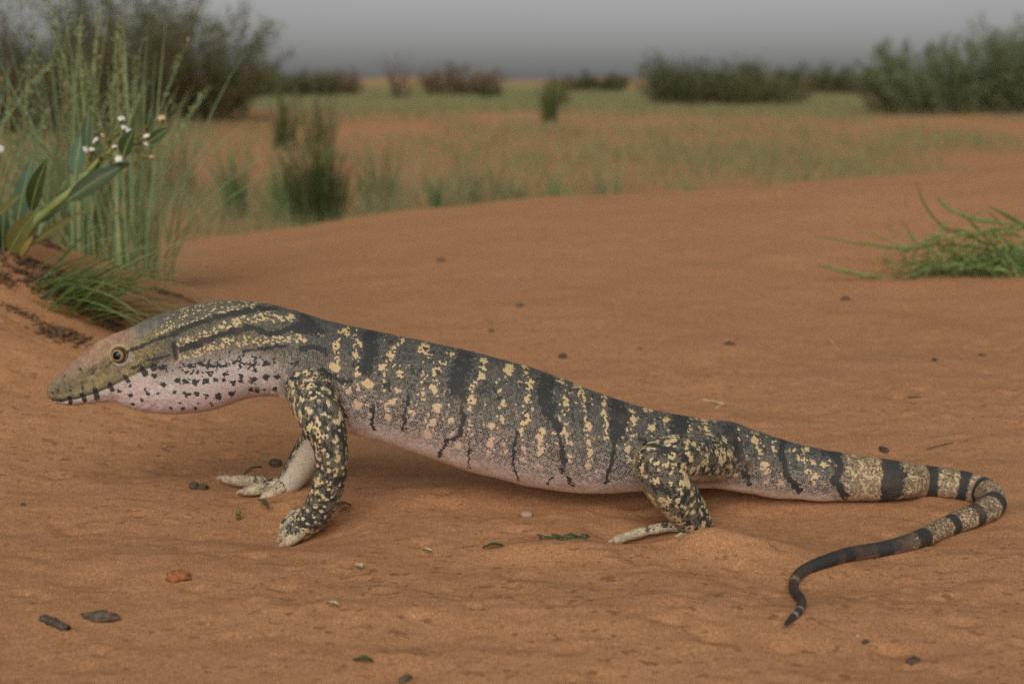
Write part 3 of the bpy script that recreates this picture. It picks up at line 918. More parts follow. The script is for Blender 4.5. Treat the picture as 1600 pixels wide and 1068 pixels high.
# rows of pale bead-like scales on the neck
for pts, w, amp in ((((700, 285), (800, 232), (950, 182), (1100, 145), (1290, 110)), 3.2, .50), (((840, 325), (960, 285), (1060, 245), (1200, 195), (1340, 175), (1500, 185)), 7.0, .40),
                    (((860, 410), (1000, 365), (1150, 320), (1350, 305), (1560, 290)), 8.0, .38), (((1150, 120), (1300, 130), (1500, 190)), 6.0, .36), (((760, 220), (900, 130), (1100, 95), (1300, 85)), 10.0, .27)):
    strokes(z1, pts, w, yel, 2.0, amp)
QX, QY = QXo, QYo
blk = np.where(yel > 0.6, np.minimum(blk, 0.55), blk)
blk = np.maximum(blk, np.clip(0.26 + 1.0 * vnoise(tg / 5, _ap / 5, 801), 0, .7) * np.exp(-((rel - .56) / .10) ** 2) * smooth(255, 285, QX) * smooth(450, 420, QX))
# ragged dark mottling over the back
mott = fbm(tg / 9, pg * 7, 91, 3)
blk = np.maximum(blk, np.clip(0.2 + mott * 0.5, 0, 0.42) * smooth(0.55, 0.2, rel) * smooth(430, 480, tg))
yel = np.maximum(yel, np.clip(0.10 + 0.45 * vnoise(tg / 4, pg * 14, 95), 0, .30) * smooth(430, 500, tg) * smooth(1500, 1350, tg))

# tail rings
cpx = project(Cq)


def t_at(px, py, lo=0):
    d = np.hypot(cpx[:, 0] - px, cpx[:, 1] - py); d[:lo] = 1e9
    return tpx[d.argmin()]


tail_from = t_at(1310, 744)
tw = smooth(tail_from - 30, tail_from + 20, tg)
tailc = seq([0, .5, .8, 1], lin(146, 126, 92), lin(154, 132, 104), lin(164, 142, 120), lin(166, 146, 128))
base = blend(base, 0 * tailc[0, 0], tw) + tailc * tw[..., None]
dot = dot * (1 - tw) + 0.8 * tw
bend = int(np.searchsorted(tq, PXL * t_at(1550, 783)))
low_from = tpx[bend]
lw = smooth(low_from - 20, low_from + 60, tg)
base = blend(base, lin(120, 96, 80), lw * 0.6)
end_from = t_at(1420, 848, bend)
ew = smooth(end_from - 40, end_from + 30, tg)
lowc = seq([0, .55, .8, 1], lin(62, 50, 44), lin(72, 56, 50), lin(120, 92, 84), lin(140, 112, 102))
base = blend(base, 0 * lowc[0, 0], ew) + lowc * ew[..., None]
dot = dot * (1 - 0.4 * ew)
for (px, py, hw_, lo) in ((1385, 748, 11, 0), (1453, 752, 10, 0), (1505, 758, 9, 0), (1540, 768, 7, 0), (1551, 790, 8, bend), (1522, 806, 7, bend), (1484, 822, 9, bend), (1437, 842, 13, bend),
                           (1380, 858, 11, bend), (1322, 868, 10, bend), (1285, 880, 22, bend), (1250, 936, 16, bend), (1233, 969, 9, bend)):
    s0 = t_at(px, py, lo)
    wob = 2.2 * fbm(pg * 3, pg * 0 + s0, 13, 2)
    np.maximum(blk, np.clip(0.5 + (1.2 * hw_ - np.abs(tg - s0 + wob)) / 6.0, 0, 1) * np.interp(rel, [0, .8, 1], [1, 1, .6]), out=blk)
    # pale speckles between the bands
speck = fbm(tg / 3.6, pg * 5, 121, 2)
spotc = blend(spotc, lin(172, 148, 112), tw)
yel = np.maximum(yel, np.clip(0.42 + speck * 0.75, 0, 1) * tw * (1 - ew) * (1 - smooth(.4, .6, blk)) * 0.8)
s0 = t_at(1241, 908, bend)
base = blend(base, lin(168, 140, 96), g(tg - s0, 7) * np.clip(0.5 + 2 * fbm(tg / 4, pg * 2, 5, 2), 0, 1))
blk *= 1 - g(tg - s0, 9)
for p_ in ((1249, 952), (1240, 960)):
    s0 = t_at(*p_, bend)
    base = blend(base, lin(178, 168, 156), 0.9 * g(tg - s0, 1.6)); blk *= 1 - 0.95 * g(tg - s0, 2)

# scale lattice coordinates
size_px = np.interp(tpx, [0, 120, 250, 430, 520, 1100, 1300, 1500, 2000], [2.7, 2.8, 3.1, 3.5, 3.9, 4.0, 3.9, 3.6, 2.8])
uu = np.concatenate([[0], np.cumsum(np.diff(tpx) / (size_px[1:] * 0.98))])
circ_arc = np.concatenate([np.zeros((NS, 1)), np.cumsum(np.linalg.norm(np.diff(Vb, axis=1), axis=2), axis=1)], 1)
circ_arc = circ_arc - circ_arc[:, half:half + 1]
vv = circ_arc / PXL / size_px[:, None]
UV = np.stack([uu[:, None] * np.ones((1, NP)), vv, np.zeros_like(vv)], -1)

AllV, AllF, AllB, AllS, AllM, AllU = [], [], [], [], [], []
off = 0


def add_part(V, base_, spot_, yel_, blk_, dot_, uv_):
    global off
    nr, nc = V.shape[:2]
    AllV.append(V.reshape(-1, 3)); AllF.append(grid_faces(nr, nc) + off); off += nr * nc
    AllB.append(base_.reshape(-1, 3)); AllS.append(spot_.reshape(-1, 3))
    AllM.append(np.stack([yel_, blk_, dot_], -1).reshape(-1, 3)); AllU.append(uv_.reshape(-1, 3))


add_part(Vb, base, spotc, yel, blk, dot, UV)
claws = []
for n_, lb in enumerate(limbs):
    nr, nc = lb.V.shape[:2]
    tl = lb.t[:, None] / PXL * np.ones((1, nc)); ar = lb.arc / PXL
    nz = lb.N[..., 2]; ny = -lb.N[..., 1]
    one = np.ones((nr, nc))
    if lb.role == 'limb':
        yl = np.zeros((nr, nc)); bk = np.clip(0.50 + fbm(tl / 11, ar / 11, 200 + n_, 2) * 0.9, 0, 1)
        cnt = int(tl.max() * (ar.max() - ar.min()) / (80 if 'front' in lb.kind else 120))
        sx, sy_ = rng.random(cnt) * tl.max(), ar.min() + rng.random(cnt) * (ar.max() - ar.min())
        fine_leg = 'front' in lb.kind
        for a_, b_ in zip(sx, sy_):
            r_ = (2.0 + 2.6 * rng.random() ** 2) if fine_leg else (2.2 + 4.0 * rng.random() ** 2)
            yl = np.maximum(yl, np.clip(0.5 + (r_ - np.hypot(tl - a_, ar - b_)) / 3.0, 0, 1))
        if lb.kind == 'far_front':               # its inner, pale side shows
            pale = smooth(-0.1, 0.35, ny - 0.45 * nz) * smooth(-0.85, -0.45, lb.N[..., 0])
            yl *= 1 - pale; bk *= 1 - pale
            bs_ = lin(112, 104, 86)[None, None] * (1 - pale[..., None]) + lin(182, 170, 150)[None, None] * pale[..., None]
            dt = 0.5 * (1 - pale) + 0.12 * pale
        else:
            bs_ = lin(112, 104, 86)[None, None] * one[..., None]
            under = smooth(-0.35, -0.8, nz)
            bs_ = bs_ * (1 - under[..., None]) + lin(150, 134, 116)[None, None] * under[..., None]
            bk = bk * (1 - under) * 0.98
            dt = 0.7 * one - 0.5 * under
            if lb.kind == 'near_hind':           # pale front edge of the shank and knee
                fr = smooth(0.55, 0.95, -lb.N[..., 0] * 0.85 - nz * 0.25)
                bs_ = bs_ * (1 - fr[..., None]) + lin(150, 132, 96)[None, None] * fr[..., None]
                bk *= 1 - fr; dt *= 1 - 0.7 * fr
        bk = np.where(yl > 0.55, np.minimum(bk, .3), bk)
        sp_ = lin(182, 160, 118)[None, None] * one[..., None]
        if lb.kind == 'near_front':              # upper arm is greyer with dark streaks
            upw = smooth(75, 25, tl)
            bk *= 1 - 0.5 * upw; yl *= 1 - 0.5 * upw
        root_w = smooth(20 * PXL, 3 * PXL, lb.bd + 7 * PXL * fbm(tl / 8, ar / 8, 600 + n_, 2))
        bi, bjj = np.unravel_index(lb.bj, QX.shape)
        mixw = lambda x, y_: x * (1 - root_w) + y_[bi, bjj] * root_w
        yl, bk, dt = mixw(yl, yel), mixw(bk, blk), mixw(dt, dot)
        bs_ = bs_ * (1 - root_w[..., None]) + base[bi, bjj] * root_w[..., None]
        sz = 3.9
    else:
        yl = np.clip(0.42 + fbm(tl / 5, ar / 5, 300 + n_, 2) * 0.9, 0, 1)
        bk = np.clip(0.38 + fbm(tl / 6, ar / 6, 400 + n_, 2) * 0.9, 0, 1) * smooth(-0.1, 0.5, nz)
        fade = smooth(*((0.75, 1.0) if lb.kind == 'near_front' else (0.35, 0.75)), tl / tl.max()); bk *= 1 - fade
        if lb.kind == 'near_hind':
            bk = np.maximum(bk, 0.62 * smooth(0.2, 0.8, np.sin(tl / 4.4)) * smooth(-0.2, 0.4, nz) * smooth(0.8, 0.6, tl / tl.max()))
        bs_ = lin(150, 136, 112)[None, None] * one[..., None]; dt = 0.25 * one
        sp_ = lin(172, 156, 124)[None, None] * one[..., None]
        # ringed toe joints
        lb.V = lb.V + lb.N * (0.35 * PXL * np.sin(tl / 5.2))[..., None] * smooth(0, 6, tl)[..., None]
        claws.append((lb.c[-1].copy(), unit(lb.c[-4] - lb.c[-10]), lb.r.max()))
        sz = 3.0
    uvl = np.stack([tl / sz + 37 * n_, ar / sz, np.full((nr, nc), 0.0)], -1)
    add_part(lb.V, bs_, sp_, yl, bk, dt, uvl)

root = empty('monitor_lizard', (0.02, YM, 0.0))
tag(root, 'large banded grey and yellow monitor lizard walking on the red sand', 'lizard')
bme = mesh_np('body', np.concatenate(AllV), np.concatenate(AllF))


def set_attr(me, name, typ, data):
    at = me.attributes.new(name, typ, 'POINT')
    at.data.foreach_set('color' if typ == 'FLOAT_COLOR' else 'vector', np.ascontiguousarray(data, np.float32).ravel())


def rgba(c): return np.concatenate([c, np.ones((len(c), 1))], 1)


set_attr(bme, 'base_col', 'FLOAT_COLOR', rgba(np.concatenate(AllB)))
set_attr(bme, 'spot_col', 'FLOAT_COLOR', rgba(np.concatenate(AllS)))
set_attr(bme, 'masks', 'FLOAT_VECTOR', np.concatenate(AllM))
set_attr(bme, 'scale_uv', 'FLOAT_VECTOR', np.concatenate(AllU))
obj('body', bme, MAT['skin'], root)


def eye_material():
    m = NT('amber_iris')
    geo = m.node('ShaderNodeAttribute', attribute_name='ring').outputs['Fac']
    co = m.node('ShaderNodeTexCoord').outputs['Object']
    c = m.mix(m.ramp(geo, 0.50, 0.62), lin(184, 162, 116), lin(132, 104, 76))
    c = m.mix(m.ramp(geo, 0.80, 0.95), c, lin(52, 42, 34))
    c = m.mix(m.ramp(m.noise(co, 900, 2), 0.3, 0.7, 0, 0.3), c, lin(120, 84, 50))
    m.set(Base_Color=c, Roughness=0.18)
    m.bsdf.inputs['Specular IOR Level'].default_value = 0.25
    return m.m


MAT['iris'] = eye_material()
_p = NT('black_pupil'); _p.set(Base_Color=(0.006, 0.005, 0.005, 1), Roughness=0.12); _p.bsdf.inputs['Specular IOR Level'].default_value = 0.25; MAT['pupil'] = _p.m


def eye_cap(c, nrm, R, ang0, ang1, nr=14, nc=40):
    nrm = unit(np.array(nrm)); a = unit(np.cross(nrm, [0, 0, 1.0])); b = np.cross(nrm, a)
    th_ = np.linspace(ang0, ang1, nr)[:, None]; ph = np.linspace(0, 2 * math.pi, nc)[None]
    V = c + R * (np.cos(th_)[..., None] * nrm + (np.sin(th_) * np.cos(ph))[..., None] * a + (np.sin(th_) * np.sin(ph))[..., None] * b)
    me = mesh_np('eye', V.reshape(-1, 3), grid_faces(nr, nc))
    return me, np.repeat(np.sin(th_), nc, 1)


for side in (1, -1):
    dd = np.hypot(QX - EYE[0], QY - EYE[1]); dd[:, :half + 1] = 1e9
    i, j = np.unravel_index(dd.argmin(), dd.shape)
    jj = j if side > 0 else NP - 1 - j
    ring_i = [(i - 14, jj), (i + 14, jj), (i, jj - 10), (i, jj + 10)]
    c = np.mean([Vb[q] for q in ring_i], axis=0)
    nn = unit(unit(np.mean([Nb[q] for q in ring_i], axis=0)) * 0.35 + np.array([-0.10, -side, 0.22]))
    R_ = 13.0 * PXL
    c = c - nn * R_ * 0.66
    me, th_ = eye_cap(c, nn, R_, 0.001, 1.35)
    at = me.attributes.new('ring', 'FLOAT', 'POINT'); at.data.foreach_set('value', np.clip(th_ / 0.84, 0, 1).astype(np.float32).ravel())
    eo = obj('eye', me, MAT['iris'], root)
    me, _ = eye_cap(c, nn, R_ * 1.02, 0.001, 0.51, 8)
    po = obj('pupil', me, MAT['pupil']); po.parent = eo; po.matrix_parent_inverse = Matrix.Translation(-Vector(root.location)) if False else Matrix()


def claw_mesh(base_, d, r):
    d = unit(np.array([d[0], d[1], min(d[2], 0.0)])); n_, k = 8, 10
    t = np.linspace(0, 1, n_); ln = r * 2.1
    side = unit(np.cross(d, [0, 0, 1.0])); up = np.cross(side, d)
    c = base_ - d * r * 0.4 + d * (ln * t)[:, None] + up * ((0.25 * np.sin(t * 2.2) - 0.55 * t * t) * ln * 0.6)[:, None]
    rr = r * 0.62 * (1 - t) ** 0.7 + 1e-5
    ph = np.linspace(0, 2 * math.pi, k)
    V = c[:, None] + (rr[:, None] * np.cos(ph))[..., None] * side + (rr[:, None] * 1.2 * np.sin(ph))[..., None] * up
    return mesh_np('claw', V.reshape(-1, 3), grid_faces(n_, k))


for (b_, d_, r_) in claws:
    obj('claw', claw_mesh(b_, d_, min(r_, 8.5 * PXL) * 0.82), MAT['claw'], root)

# ------------------------------------------------------------------ plants


def blades(base_, az, lean, length, width, curl, nseg=4, taper=0.8, twist=0.0):
    """curved tapering strips, one per row of base_"""
    base_ = np.asarray(base_, float); n = len(base_)
    az, lean, length, width, curl = [np.broadcast_to(np.asarray(q, float), (n,)) for q in (az, lean, length, width, curl)]
    t = np.linspace(0, 1, nseg + 1)
    th_ = lean[:, None] + curl[:, None] * (t[None, :-1] + t[None, 1:]) / 2
    seg = length[:, None] / nseg
    hx = np.concatenate([np.zeros((n, 1)), np.cumsum(np.sin(th_) * seg, 1)], 1)
    hzv = np.concatenate([np.zeros((n, 1)), np.cumsum(np.cos(th_) * seg, 1)], 1)
    c = base_[:, None] + np.stack([hx * np.cos(az)[:, None], hx * np.sin(az)[:, None], hzv], -1)
    wv = width[:, None] * (1 - t[None] ** 1.6 * taper) * np.minimum(1, 0.45 + 2.2 * t[None])
    wv[:, -1] = width * 0.04
    ra = az + math.pi / 2 + twist * (rng.random(n) - 0.5) * 2
    sd = np.stack([np.cos(ra), np.sin(ra), np.zeros(n)], -1)
    Vl, Vr = c - sd[:, None] * wv[..., None] / 2, c + sd[:, None] * wv[..., None] / 2
    V = np.stack([Vl, Vr], 2).reshape(n, -1, 3)
    m_ = (nseg + 1) * 2
    q = np.arange(nseg) * 2
    f = np.stack([q, q + 1, q + 3, q + 2], 1)
    Fq = (np.arange(n) * m_)[:, None, None] + f[None]
    return V.reshape(-1, 3), Fq.reshape(-1, 4), c


def leaves(c, d, length, width):
    """small diamond leaves at c pointing along d"""
    n = len(c)
    d = unit(d); s = unit(np.cross(d, rng.normal(size=(n, 3))))
    ln, w = np.broadcast_to(length, (n,))[:, None], np.broadcast_to(width, (n,))[:, None]
    V = np.stack([c, c + d * ln * .5 + s * w * .5, c + d * ln, c + d * ln * .5 - s * w * .5], 1)
    F_ = np.arange(n * 4).reshape(n, 4)
    return V.reshape(-1, 3), F_


def join(*vf):
    o, Vs, Fs = 0, [], []
    for V, F_ in vf:
        Vs.append(V); Fs.append(F_ + o); o += len(V)
    return np.concatenate(Vs), np.concatenate(Fs)


def stick_tube(pts, radii, k=8):
    pts = np.asarray(pts, float); radii = np.asarray(radii, float)
    T = unit(np.gradient(pts, axis=0))
    s = unit(np.cross(T, np.array([0.13, 0.21, 0.97]))); u = np.cross(s, T)
    ph = np.linspace(0, 2 * math.pi, k)
    V = pts[:, None] + (radii[:, None] * np.cos(ph))[..., None] * s[:, None] + (radii[:, None] * np.sin(ph))[..., None] * u[:, None]
    return V.reshape(-1, 3), grid_faces(len(pts), k)


def rel_mesh(name, V, F_, loc, smooth_=False):
    return mesh_np(name, np.asarray(V) - np.asarray(loc)[None], F_, smooth_)


def child(name, V, F_, mat, root_, smooth_=False):
    o = bpy.data.objects.new(name, rel_mesh(name, V, F_, np.array(root_.location), smooth_))
    o.data.materials.append(mat); COL.objects.link(o); o.parent = root_
    return o


def grass_clump(name, loc, label, n, h, spread, width, mat, lean=(0.05, 0.6), curl=(0.1, 0.9), az=None, seeds=0, group=None, cat='grass', seedmat='grass', nseg=5):
    r_ = empty(name, loc)
    tag(r_, label, cat, group)
    a = rng.random(n) * 2 * math.pi if az is None else az[0] + (rng.random(n) - 0.5) * az[1]
    rr = spread * np.sqrt(rng.random(n)); ba = rng.random(n) * 2 * math.pi
    b = np.stack([loc[0] + rr * np.cos(ba), loc[1] + rr * np.sin(ba), np.zeros(n)], -1)
    b[:, 2] = hz(b[:, 0], b[:, 1]) - 0.01 * h
    V, F_, c = blades(b, a, lean[0] + (lean[1] - lean[0]) * rng.random(n), h * (0.55 + 0.45 * rng.random(n)), width * (0.6 + 0.6 * rng.random(n)),
                      curl[0] + (curl[1] - curl[0]) * rng.random(n), nseg, twist=0.8)
    tag(child('blades', V, F_, MAT[mat], r_), kind='stuff')
    if seeds:
        Vs, Fs = [], []
        k = rng.choice(n, seeds, replace=seeds > n)
        cc, dd = [], []
        for i in k:
            for t_ in np.linspace(0.60, 1.0, 22):
                q = c[i][int(t_ * nseg * 0.999)] * (1 - (t_ * nseg) % 1) + c[i][min(nseg, int(t_ * nseg * 0.999) + 1)] * ((t_ * nseg) % 1)
                for _ in range(2):
                    cc.append(q); dd.append(rng.normal(size=3) * 0.7 + np.array([0, 0, 0.8]))
        V, F_ = leaves(np.array(cc), np.array(dd), h * 0.026, h * 0.008)
        tag(child('seed_heads', V, F_, MAT[seedmat], r_), kind='stuff')
    return r_


def bush(name, loc, label, w, h, mat, nshoot=60, nleaf=60, leaf=0.05, lean=0.9, cat='bush', group=None, feathery=0.0, base_w=0.35, lw=0.34):
    r_ = empty(name, loc)
    tag(r_, label, cat, group)
    n = nshoot
    a = rng.random(n) * 2 * math.pi
    rr = base_w * w * np.sqrt(rng.random(n)) * 0.5
    b = np.stack([loc[0] + rr * np.cos(a), loc[1] + rr * np.sin(a), np.full(n, loc[2] - 0.05)], -1)
    ln = h * (0.45 + 0.65 * rng.random(n))
    le = lean * rng.random(n) ** 0.8
    cu = (rng.random(n) - 0.35) * 0.7
    V, F_, c = blades(b, a + rng.normal(size=n) * 0.4, le, ln, h * 0.012, cu, 6, taper=0.7, twist=1.5)
    tubes = []
    for i in range(min(n, 40)):
        tubes.append(stick_tube(c[i], np.linspace(h * 0.012, h * 0.002, 7), 5))
    V2, F2 = join(*tubes)
    tag(child('stems', V2, F2, MAT['wood'], r_, True), kind='stuff')
    cc, dd = [], []
    for i in range(n):
        t_ = np.clip(0.10 + 0.90 * rng.random(nleaf) ** 0.8, 0, 0.999) * 6
        k0 = t_.astype(int); f = (t_ - k0)[:, None]
        q = c[i][k0] * (1 - f) + c[i][k0 + 1] * f
        sc = (1.15 - 0.8 * feathery * t_ / 6)[:, None] * h * 0.10 * (1 - 0.55 * feathery)
        q = q + rng.normal(size=(nleaf, 3)) * sc * np.array([1, 1, 0.8])
        cc.append(q)
        dd.append(unit(c[i][k0 + 1] - c[i][k0]) * 0.9 + rng.normal(size=(nleaf, 3)) * 0.6)
    cc, dd = np.concatenate(cc), np.concatenate(dd)
    gz_ = hz(cc[:, 0], cc[:, 1])
    keep = cc[:, 2] > gz_
    cc, dd = cc[keep], dd[keep]
    V, F_ = leaves(cc, dd, leaf * (0.6 + 0.8 * rng.random(len(cc))), leaf * lw * (0.6 + 0.8 * rng.random(len(cc))))
    tag(child('foliage', V, F_, MAT[mat], r_), kind='stuff')
    return r_


def far_at(px, py_base, d):
    """ground position seen at column px, d metres away"""
    x = (px - 800) / F_PX * d
    y = d - 1.0
    return np.array([x, y, float(hz(x, y))])


def pxh(pixels, d): return pixels * d / F_PX


# bushes along the skyline and on the left dune
for (px, d, wpx, hpx, mat, label, kw) in (
    (60, 13, 330, 250, 'bush_dark', 'tall dark bush filling the far end of the left dune', dict(nshoot=150, nleaf=110, leaf=.08, feathery=.6, lean=.75)),
    (225, 15, 240, 265, 'bush_olive', 'tall olive bush with loose upright shoots on the left dune', dict(nshoot=70, nleaf=80, leaf=.06, feathery=.92, lean=.5)),
    (318, 15.5, 190, 175, 'bush_olive', 'loose feathery bush at the sandy foot of the left dune', dict(nshoot=90, nleaf=90, leaf=.06, feathery=.85, lean=.75)),
    (398, 45, 66, 62, 'bush_dark', 'small round dark bush on the dune top beside the feathery bush', dict(nshoot=50, nleaf=60, leaf=.12)),
    (475, 48, 100, 52, 'bush_dark', 'low dark bush next to a dry brown shrub', dict(nshoot=60, nleaf=60, leaf=.12, lean=1.2)),
    (530, 50, 70, 50, 'bush_brown', 'dry brown shrub at the end of the left dune', dict(nshoot=40, nleaf=40, leaf=.11)),
    (715, 52, 100, 56, 'bush_brown', 'brown and green shrub standing alone on the open plain', dict(nshoot=60, nleaf=60, leaf=.12)),
    (763, 46, 30, 24, 'bush_dark', 'tiny dark shrub beside the brown and green shrub', dict(nshoot=24, nleaf=40, leaf=.10)),
    (865, 30, 50, 62, 'bush_olive', 'slim olive shrub with knobbly seed stalks on the open plain', dict(nshoot=12, nleaf=34, leaf=.08, lean=.6, feathery=.8)),
    (930, 70, 90, 40, 'bush_dark', 'low dark bush on the skyline behind the slim olive shrub', dict(nshoot=50, nleaf=50, leaf=.16, lean=1.2)),
    (1092, 34, 130, 92, 'bush_dark', 'dense rounded dark bush in the middle of the grassy plain', dict(nshoot=110, nleaf=80, leaf=.10, lean=1.0)),
    (1178, 33, 110, 66, 'bush_olive', 'brownish olive bush leaning against the dense rounded bush', dict(nshoot=80, nleaf=70, leaf=.10, lean=1.1)),
    (1265, 60, 110, 52, 'bush_dark', 'low dark bush on the skyline before a sandy dune', dict(nshoot=70, nleaf=60, leaf=.15, lean=1.2)),
    (1340, 58, 90, 46, 'bush_dark', 'low dark bush on the skyline touching the big feathery shrub', dict(nshoot=60, nleaf=60, leaf=.15, lean=1.2)),
    (1470, 22, 230, 135, 'bush_green', 'big grey green shrub with feathery upright shoots on the plain', dict(nshoot=130, nleaf=120, leaf=.085, feathery=.85, lean=.85)),
    (1600, 21, 170, 185, 'bush_green', 'tallest dark green shrub at the far side of the feathery shrub', dict(nshoot=110, nleaf=120, leaf=.085, feathery=.8, lean=.6)),
):
    loc = far_at(px, 0, d)
    kw['leaf'] = (0.0031 if d < 16 else 0.0027) * d; kw['nleaf'] = int(kw['nleaf'] * (1.9 if d < 25 else 1.3))
    bush('desert_bush', loc, label, pxh(wpx, d), pxh(hpx * (0.84 if px > 380 else 1.0), d), mat, group='bushes on the plain behind the sand mound', base_w=0.9 if wpx > hpx * 1.3 else 0.55, **kw)

# bare twiggy shrub against the sky
loc = far_at(625, 0, 40)
r_ = empty('bare_shrub', loc); tag(r_, 'thin leafless shrub with fanning twigs against the grey sky', 'shrub')
n = 34
V, F_, c = blades(np.repeat(loc[None], n, 0) + rng.normal(size=(n, 3)) * [.12, .12, 0], rng.random(n) * 6.28, 0.05 + 0.5 * rng.random(n), pxh(88, 40) * (.5 + .5 * rng.random(n)), .01, 0.2, 6)
V, F_ = join(*[stick_tube(c[i], np.linspace(.016, .004, 7), 4) for i in range(n)])
child('twigs', V, F_, MAT['wood'], r_, True)

# grass clumps just behind the crest of the sand
for (px, d, hpx, n, sp, mat, label) in (
    (497, 4.1, 120, 420, .085, 'grass_dark', 'thick dark green grass clump just behind the sand crest'),
    (440, 4.4, 105, 60, .05, 'grass_fresh', 'loose grass tuft leaning beside the thick dark green clump'),
    (368, 4.5, 110, 80, .05, 'grass_fresh', 'thin bluish grass tuft between the feathery bush and thick clump'),
    (592, 4.9, 95, 90, .08, 'grass', 'short pale grass tuft beside the thick dark clump'),
    (680, 4.3, 75, 50, .03, 'grass_fresh', 'small upright grass tuft standing on the sand crest'),
    (740, 4.8, 70, 70, .08, 'grass', 'low pale grass tuft beyond the sand crest in the open middle'),
    (800, 4.7, 60, 70, .06, 'grass', 'spreading pale grass tuft between two upright tufts'),
    (873, 4.2, 85, 46, .022, 'grass_fresh', 'slender tall grass tuft rising alone behind the crest'),
    (950, 5.0, 58, 50, .07, 'grass', 'faint pale grass tuft beyond the slender tall tuft'),
    (1080, 4.6, 52, 60, .04, 'grass_fresh', 'short bright green tuft below the dense rounded bush'),
    (1262, 5.2, 44, 44, .06, 'grass', 'low sparse grass tuft behind the bare right part of the crest'),
    (250, 5.5, 120, 120, .16, 'grass', 'wide straw and green grass tuft at the foot of the left dune'),
    (500, 9.5, 95, 50, .10, 'grass_dark', 'dark spiky plant standing on the slope of the left dune'),
    (448, 10.5, 95, 50, .10, 'grass_dark', 'spiky dark plant beside the dune grass'),
    (858, 17, 60, 60, .10, 'grass_dark', 'dark upright tuft in front of the slim olive shrub'),
):
    d = d + 0.7 if d < 6 else d
    loc = far_at(px, 0, d)
    grass_clump('grass_tuft', loc, label, n, pxh(hpx, d) * 1.3, sp, 0.0055 * d / 4.3, mat, (0.0, 0.35), (0.1, 0.6), seeds=10, group='grass tufts behind the sand crest')

# ground cover of sparse grass over the plain
n = 34000
dd = 4.2 * np.exp(rng.random(n) ** 0.85 * math.log(75 / 4.2))
xx = (rng.random(n) - 0.5) * 1.35 * dd
yy = dd - 1
dens = vnoise(xx / (0.5 + dd * .06), yy / (0.8 + dd * .12), 71) + 0.8 * vnoise(xx / 1.1, yy / 1.6, 72)
prob = np.interp(dd, [4, 6, 8, 11, 16, 22, 30, 75], [.95, .9, .7, .6, .6, .75, .95, .95])
prob = prob * np.where(dd < 20, np.interp(xx / dd, [-.4, -.05, .1, .4], [1, .95, .72, .7]), 1)
keep = (0.55 * dens + 0.5) > (1 - prob) * 0.95 - 0.1 + 0.45 * rng.random(n)
xx, yy, dd = xx[keep], yy[keep], dd[keep]
rep = 7
bx_ = np.repeat(xx, rep) + rng.normal(size=len(xx) * rep) * 0.035 * np.repeat(dd, rep) / 6
by_ = np.repeat(yy, rep) + rng.normal(size=len(xx) * rep) * 0.035 * np.repeat(dd, rep) / 6
bb = np.stack([bx_, by_, hz(bx_, by_) - 0.005], -1)
m_ = len(bb); dr = np.repeat(dd, rep)
V, F_, _ = blades(bb, rng.random(m_) * 6.28, 0.1 + 0.6 * rng.random(m_), (0.06 + 0.09 * rng.random(m_)) * (0.75 + 0.018 * dr), 0.0028 * (0.7 + dr / 9), 0.5 * rng.random(m_), 2, twist=1.5)
go = obj('plain_grass', mesh_np('plain_grass', V, F_, False), MAT['grass'])
tag(go, 'sparse pale grass scattered over the red plain', 'grass', kind='stuff')

# --- grass and flowering plant on the bank ------------------------------------------
def bank_at(px, Y):
    x = (px - 800) / F_PX * (1 + Y)
    return np.array([x, Y, float(hz(x, Y))])


loc = bank_at(60, 1.05)
grass_clump('grass_clump', loc, 'tall blue green grass clump rising behind the flowering plant', 210, pxh(420, 2.0), .19, .0056, 'grass_pale', (0.0, 0.6), (0.1, 0.9), seeds=30, seedmat='grass_pale', nseg=7)
loc = bank_at(165, 0.98)
grass_clump('grass_clump', loc, 'stiff upright grass clump with seed heads beside the bank', 80, pxh(420, 2.0), .07, .0042, 'grass_pale', (0.0, 0.16), (0.0, 0.25), seeds=40, seedmat='grass', nseg=7)
loc = bank_at(98, 0.56)
grass_clump('grass_clump', loc, 'drooping fresh green grass hanging down the sandy bank toward the lizard', 125, pxh(245, 1.6), .045, .0056, 'grass_bright', (0.65, 1.3), (0.45, 0.95), az=(-0.10, 1.1), nseg=8)
loc = bank_at(110, 0.66)
grass_clump('grass_clump', loc, 'few long thin grass blades reaching out over the bare sand', 9, pxh(240, 1.8), .02, .004, 'grass_fresh', (1.25, 1.5), (0.05, 0.35), az=(0.05, 0.5), nseg=8)


def zl(x, y): return (x / 4.107, 160 + y / 4.107)


plant = empty('flowering_plant', bank_at(45, 0.60))
tag(plant, 'broad leaved plant with white flowers growing on the sandy bank', 'plant')


def leaf_mesh(b, t, w, fold=0.25, sag=0.06, n=14):
    b, t = np.array(b), np.array(t); ax = t - b; ln = np.linalg.norm(ax); ax = ax / ln
    view = np.array([rng.normal() * .10, -1.0, 0.30 + rng.normal() * .08])
    side = unit(np.cross(ax, view)); nrm = np.cross(side, ax)
    s = np.linspace(0, 1, n)
    prof = np.sin(math.pi * s ** 0.82) ** 0.85 * (1 - 0.25 * s); prof = prof / prof.max()
    prof[0], prof[-1] = 0.12, 0.02
    cols = np.array([-1, -.55, 0, .55, 1.0])
    c = b + ax * (ln * s)[:, None] + nrm * (np.sin(s * math.pi) * sag * ln)[:, None]
    V = c[:, None] + (prof[:, None] * cols[None] * w / 2)[..., None] * side + (prof[:, None] * (np.abs(cols) ** 1.3 * fold * w / 2 + np.where(cols == 0, -0.02 * w, 0))[None])[..., None] * -nrm * -1
    rib = stick_tube(c - nrm * 0.0002, np.linspace(.0011, .0003, n), 6)
    return V.reshape(-1, 3), grid_faces(n, 5), rib


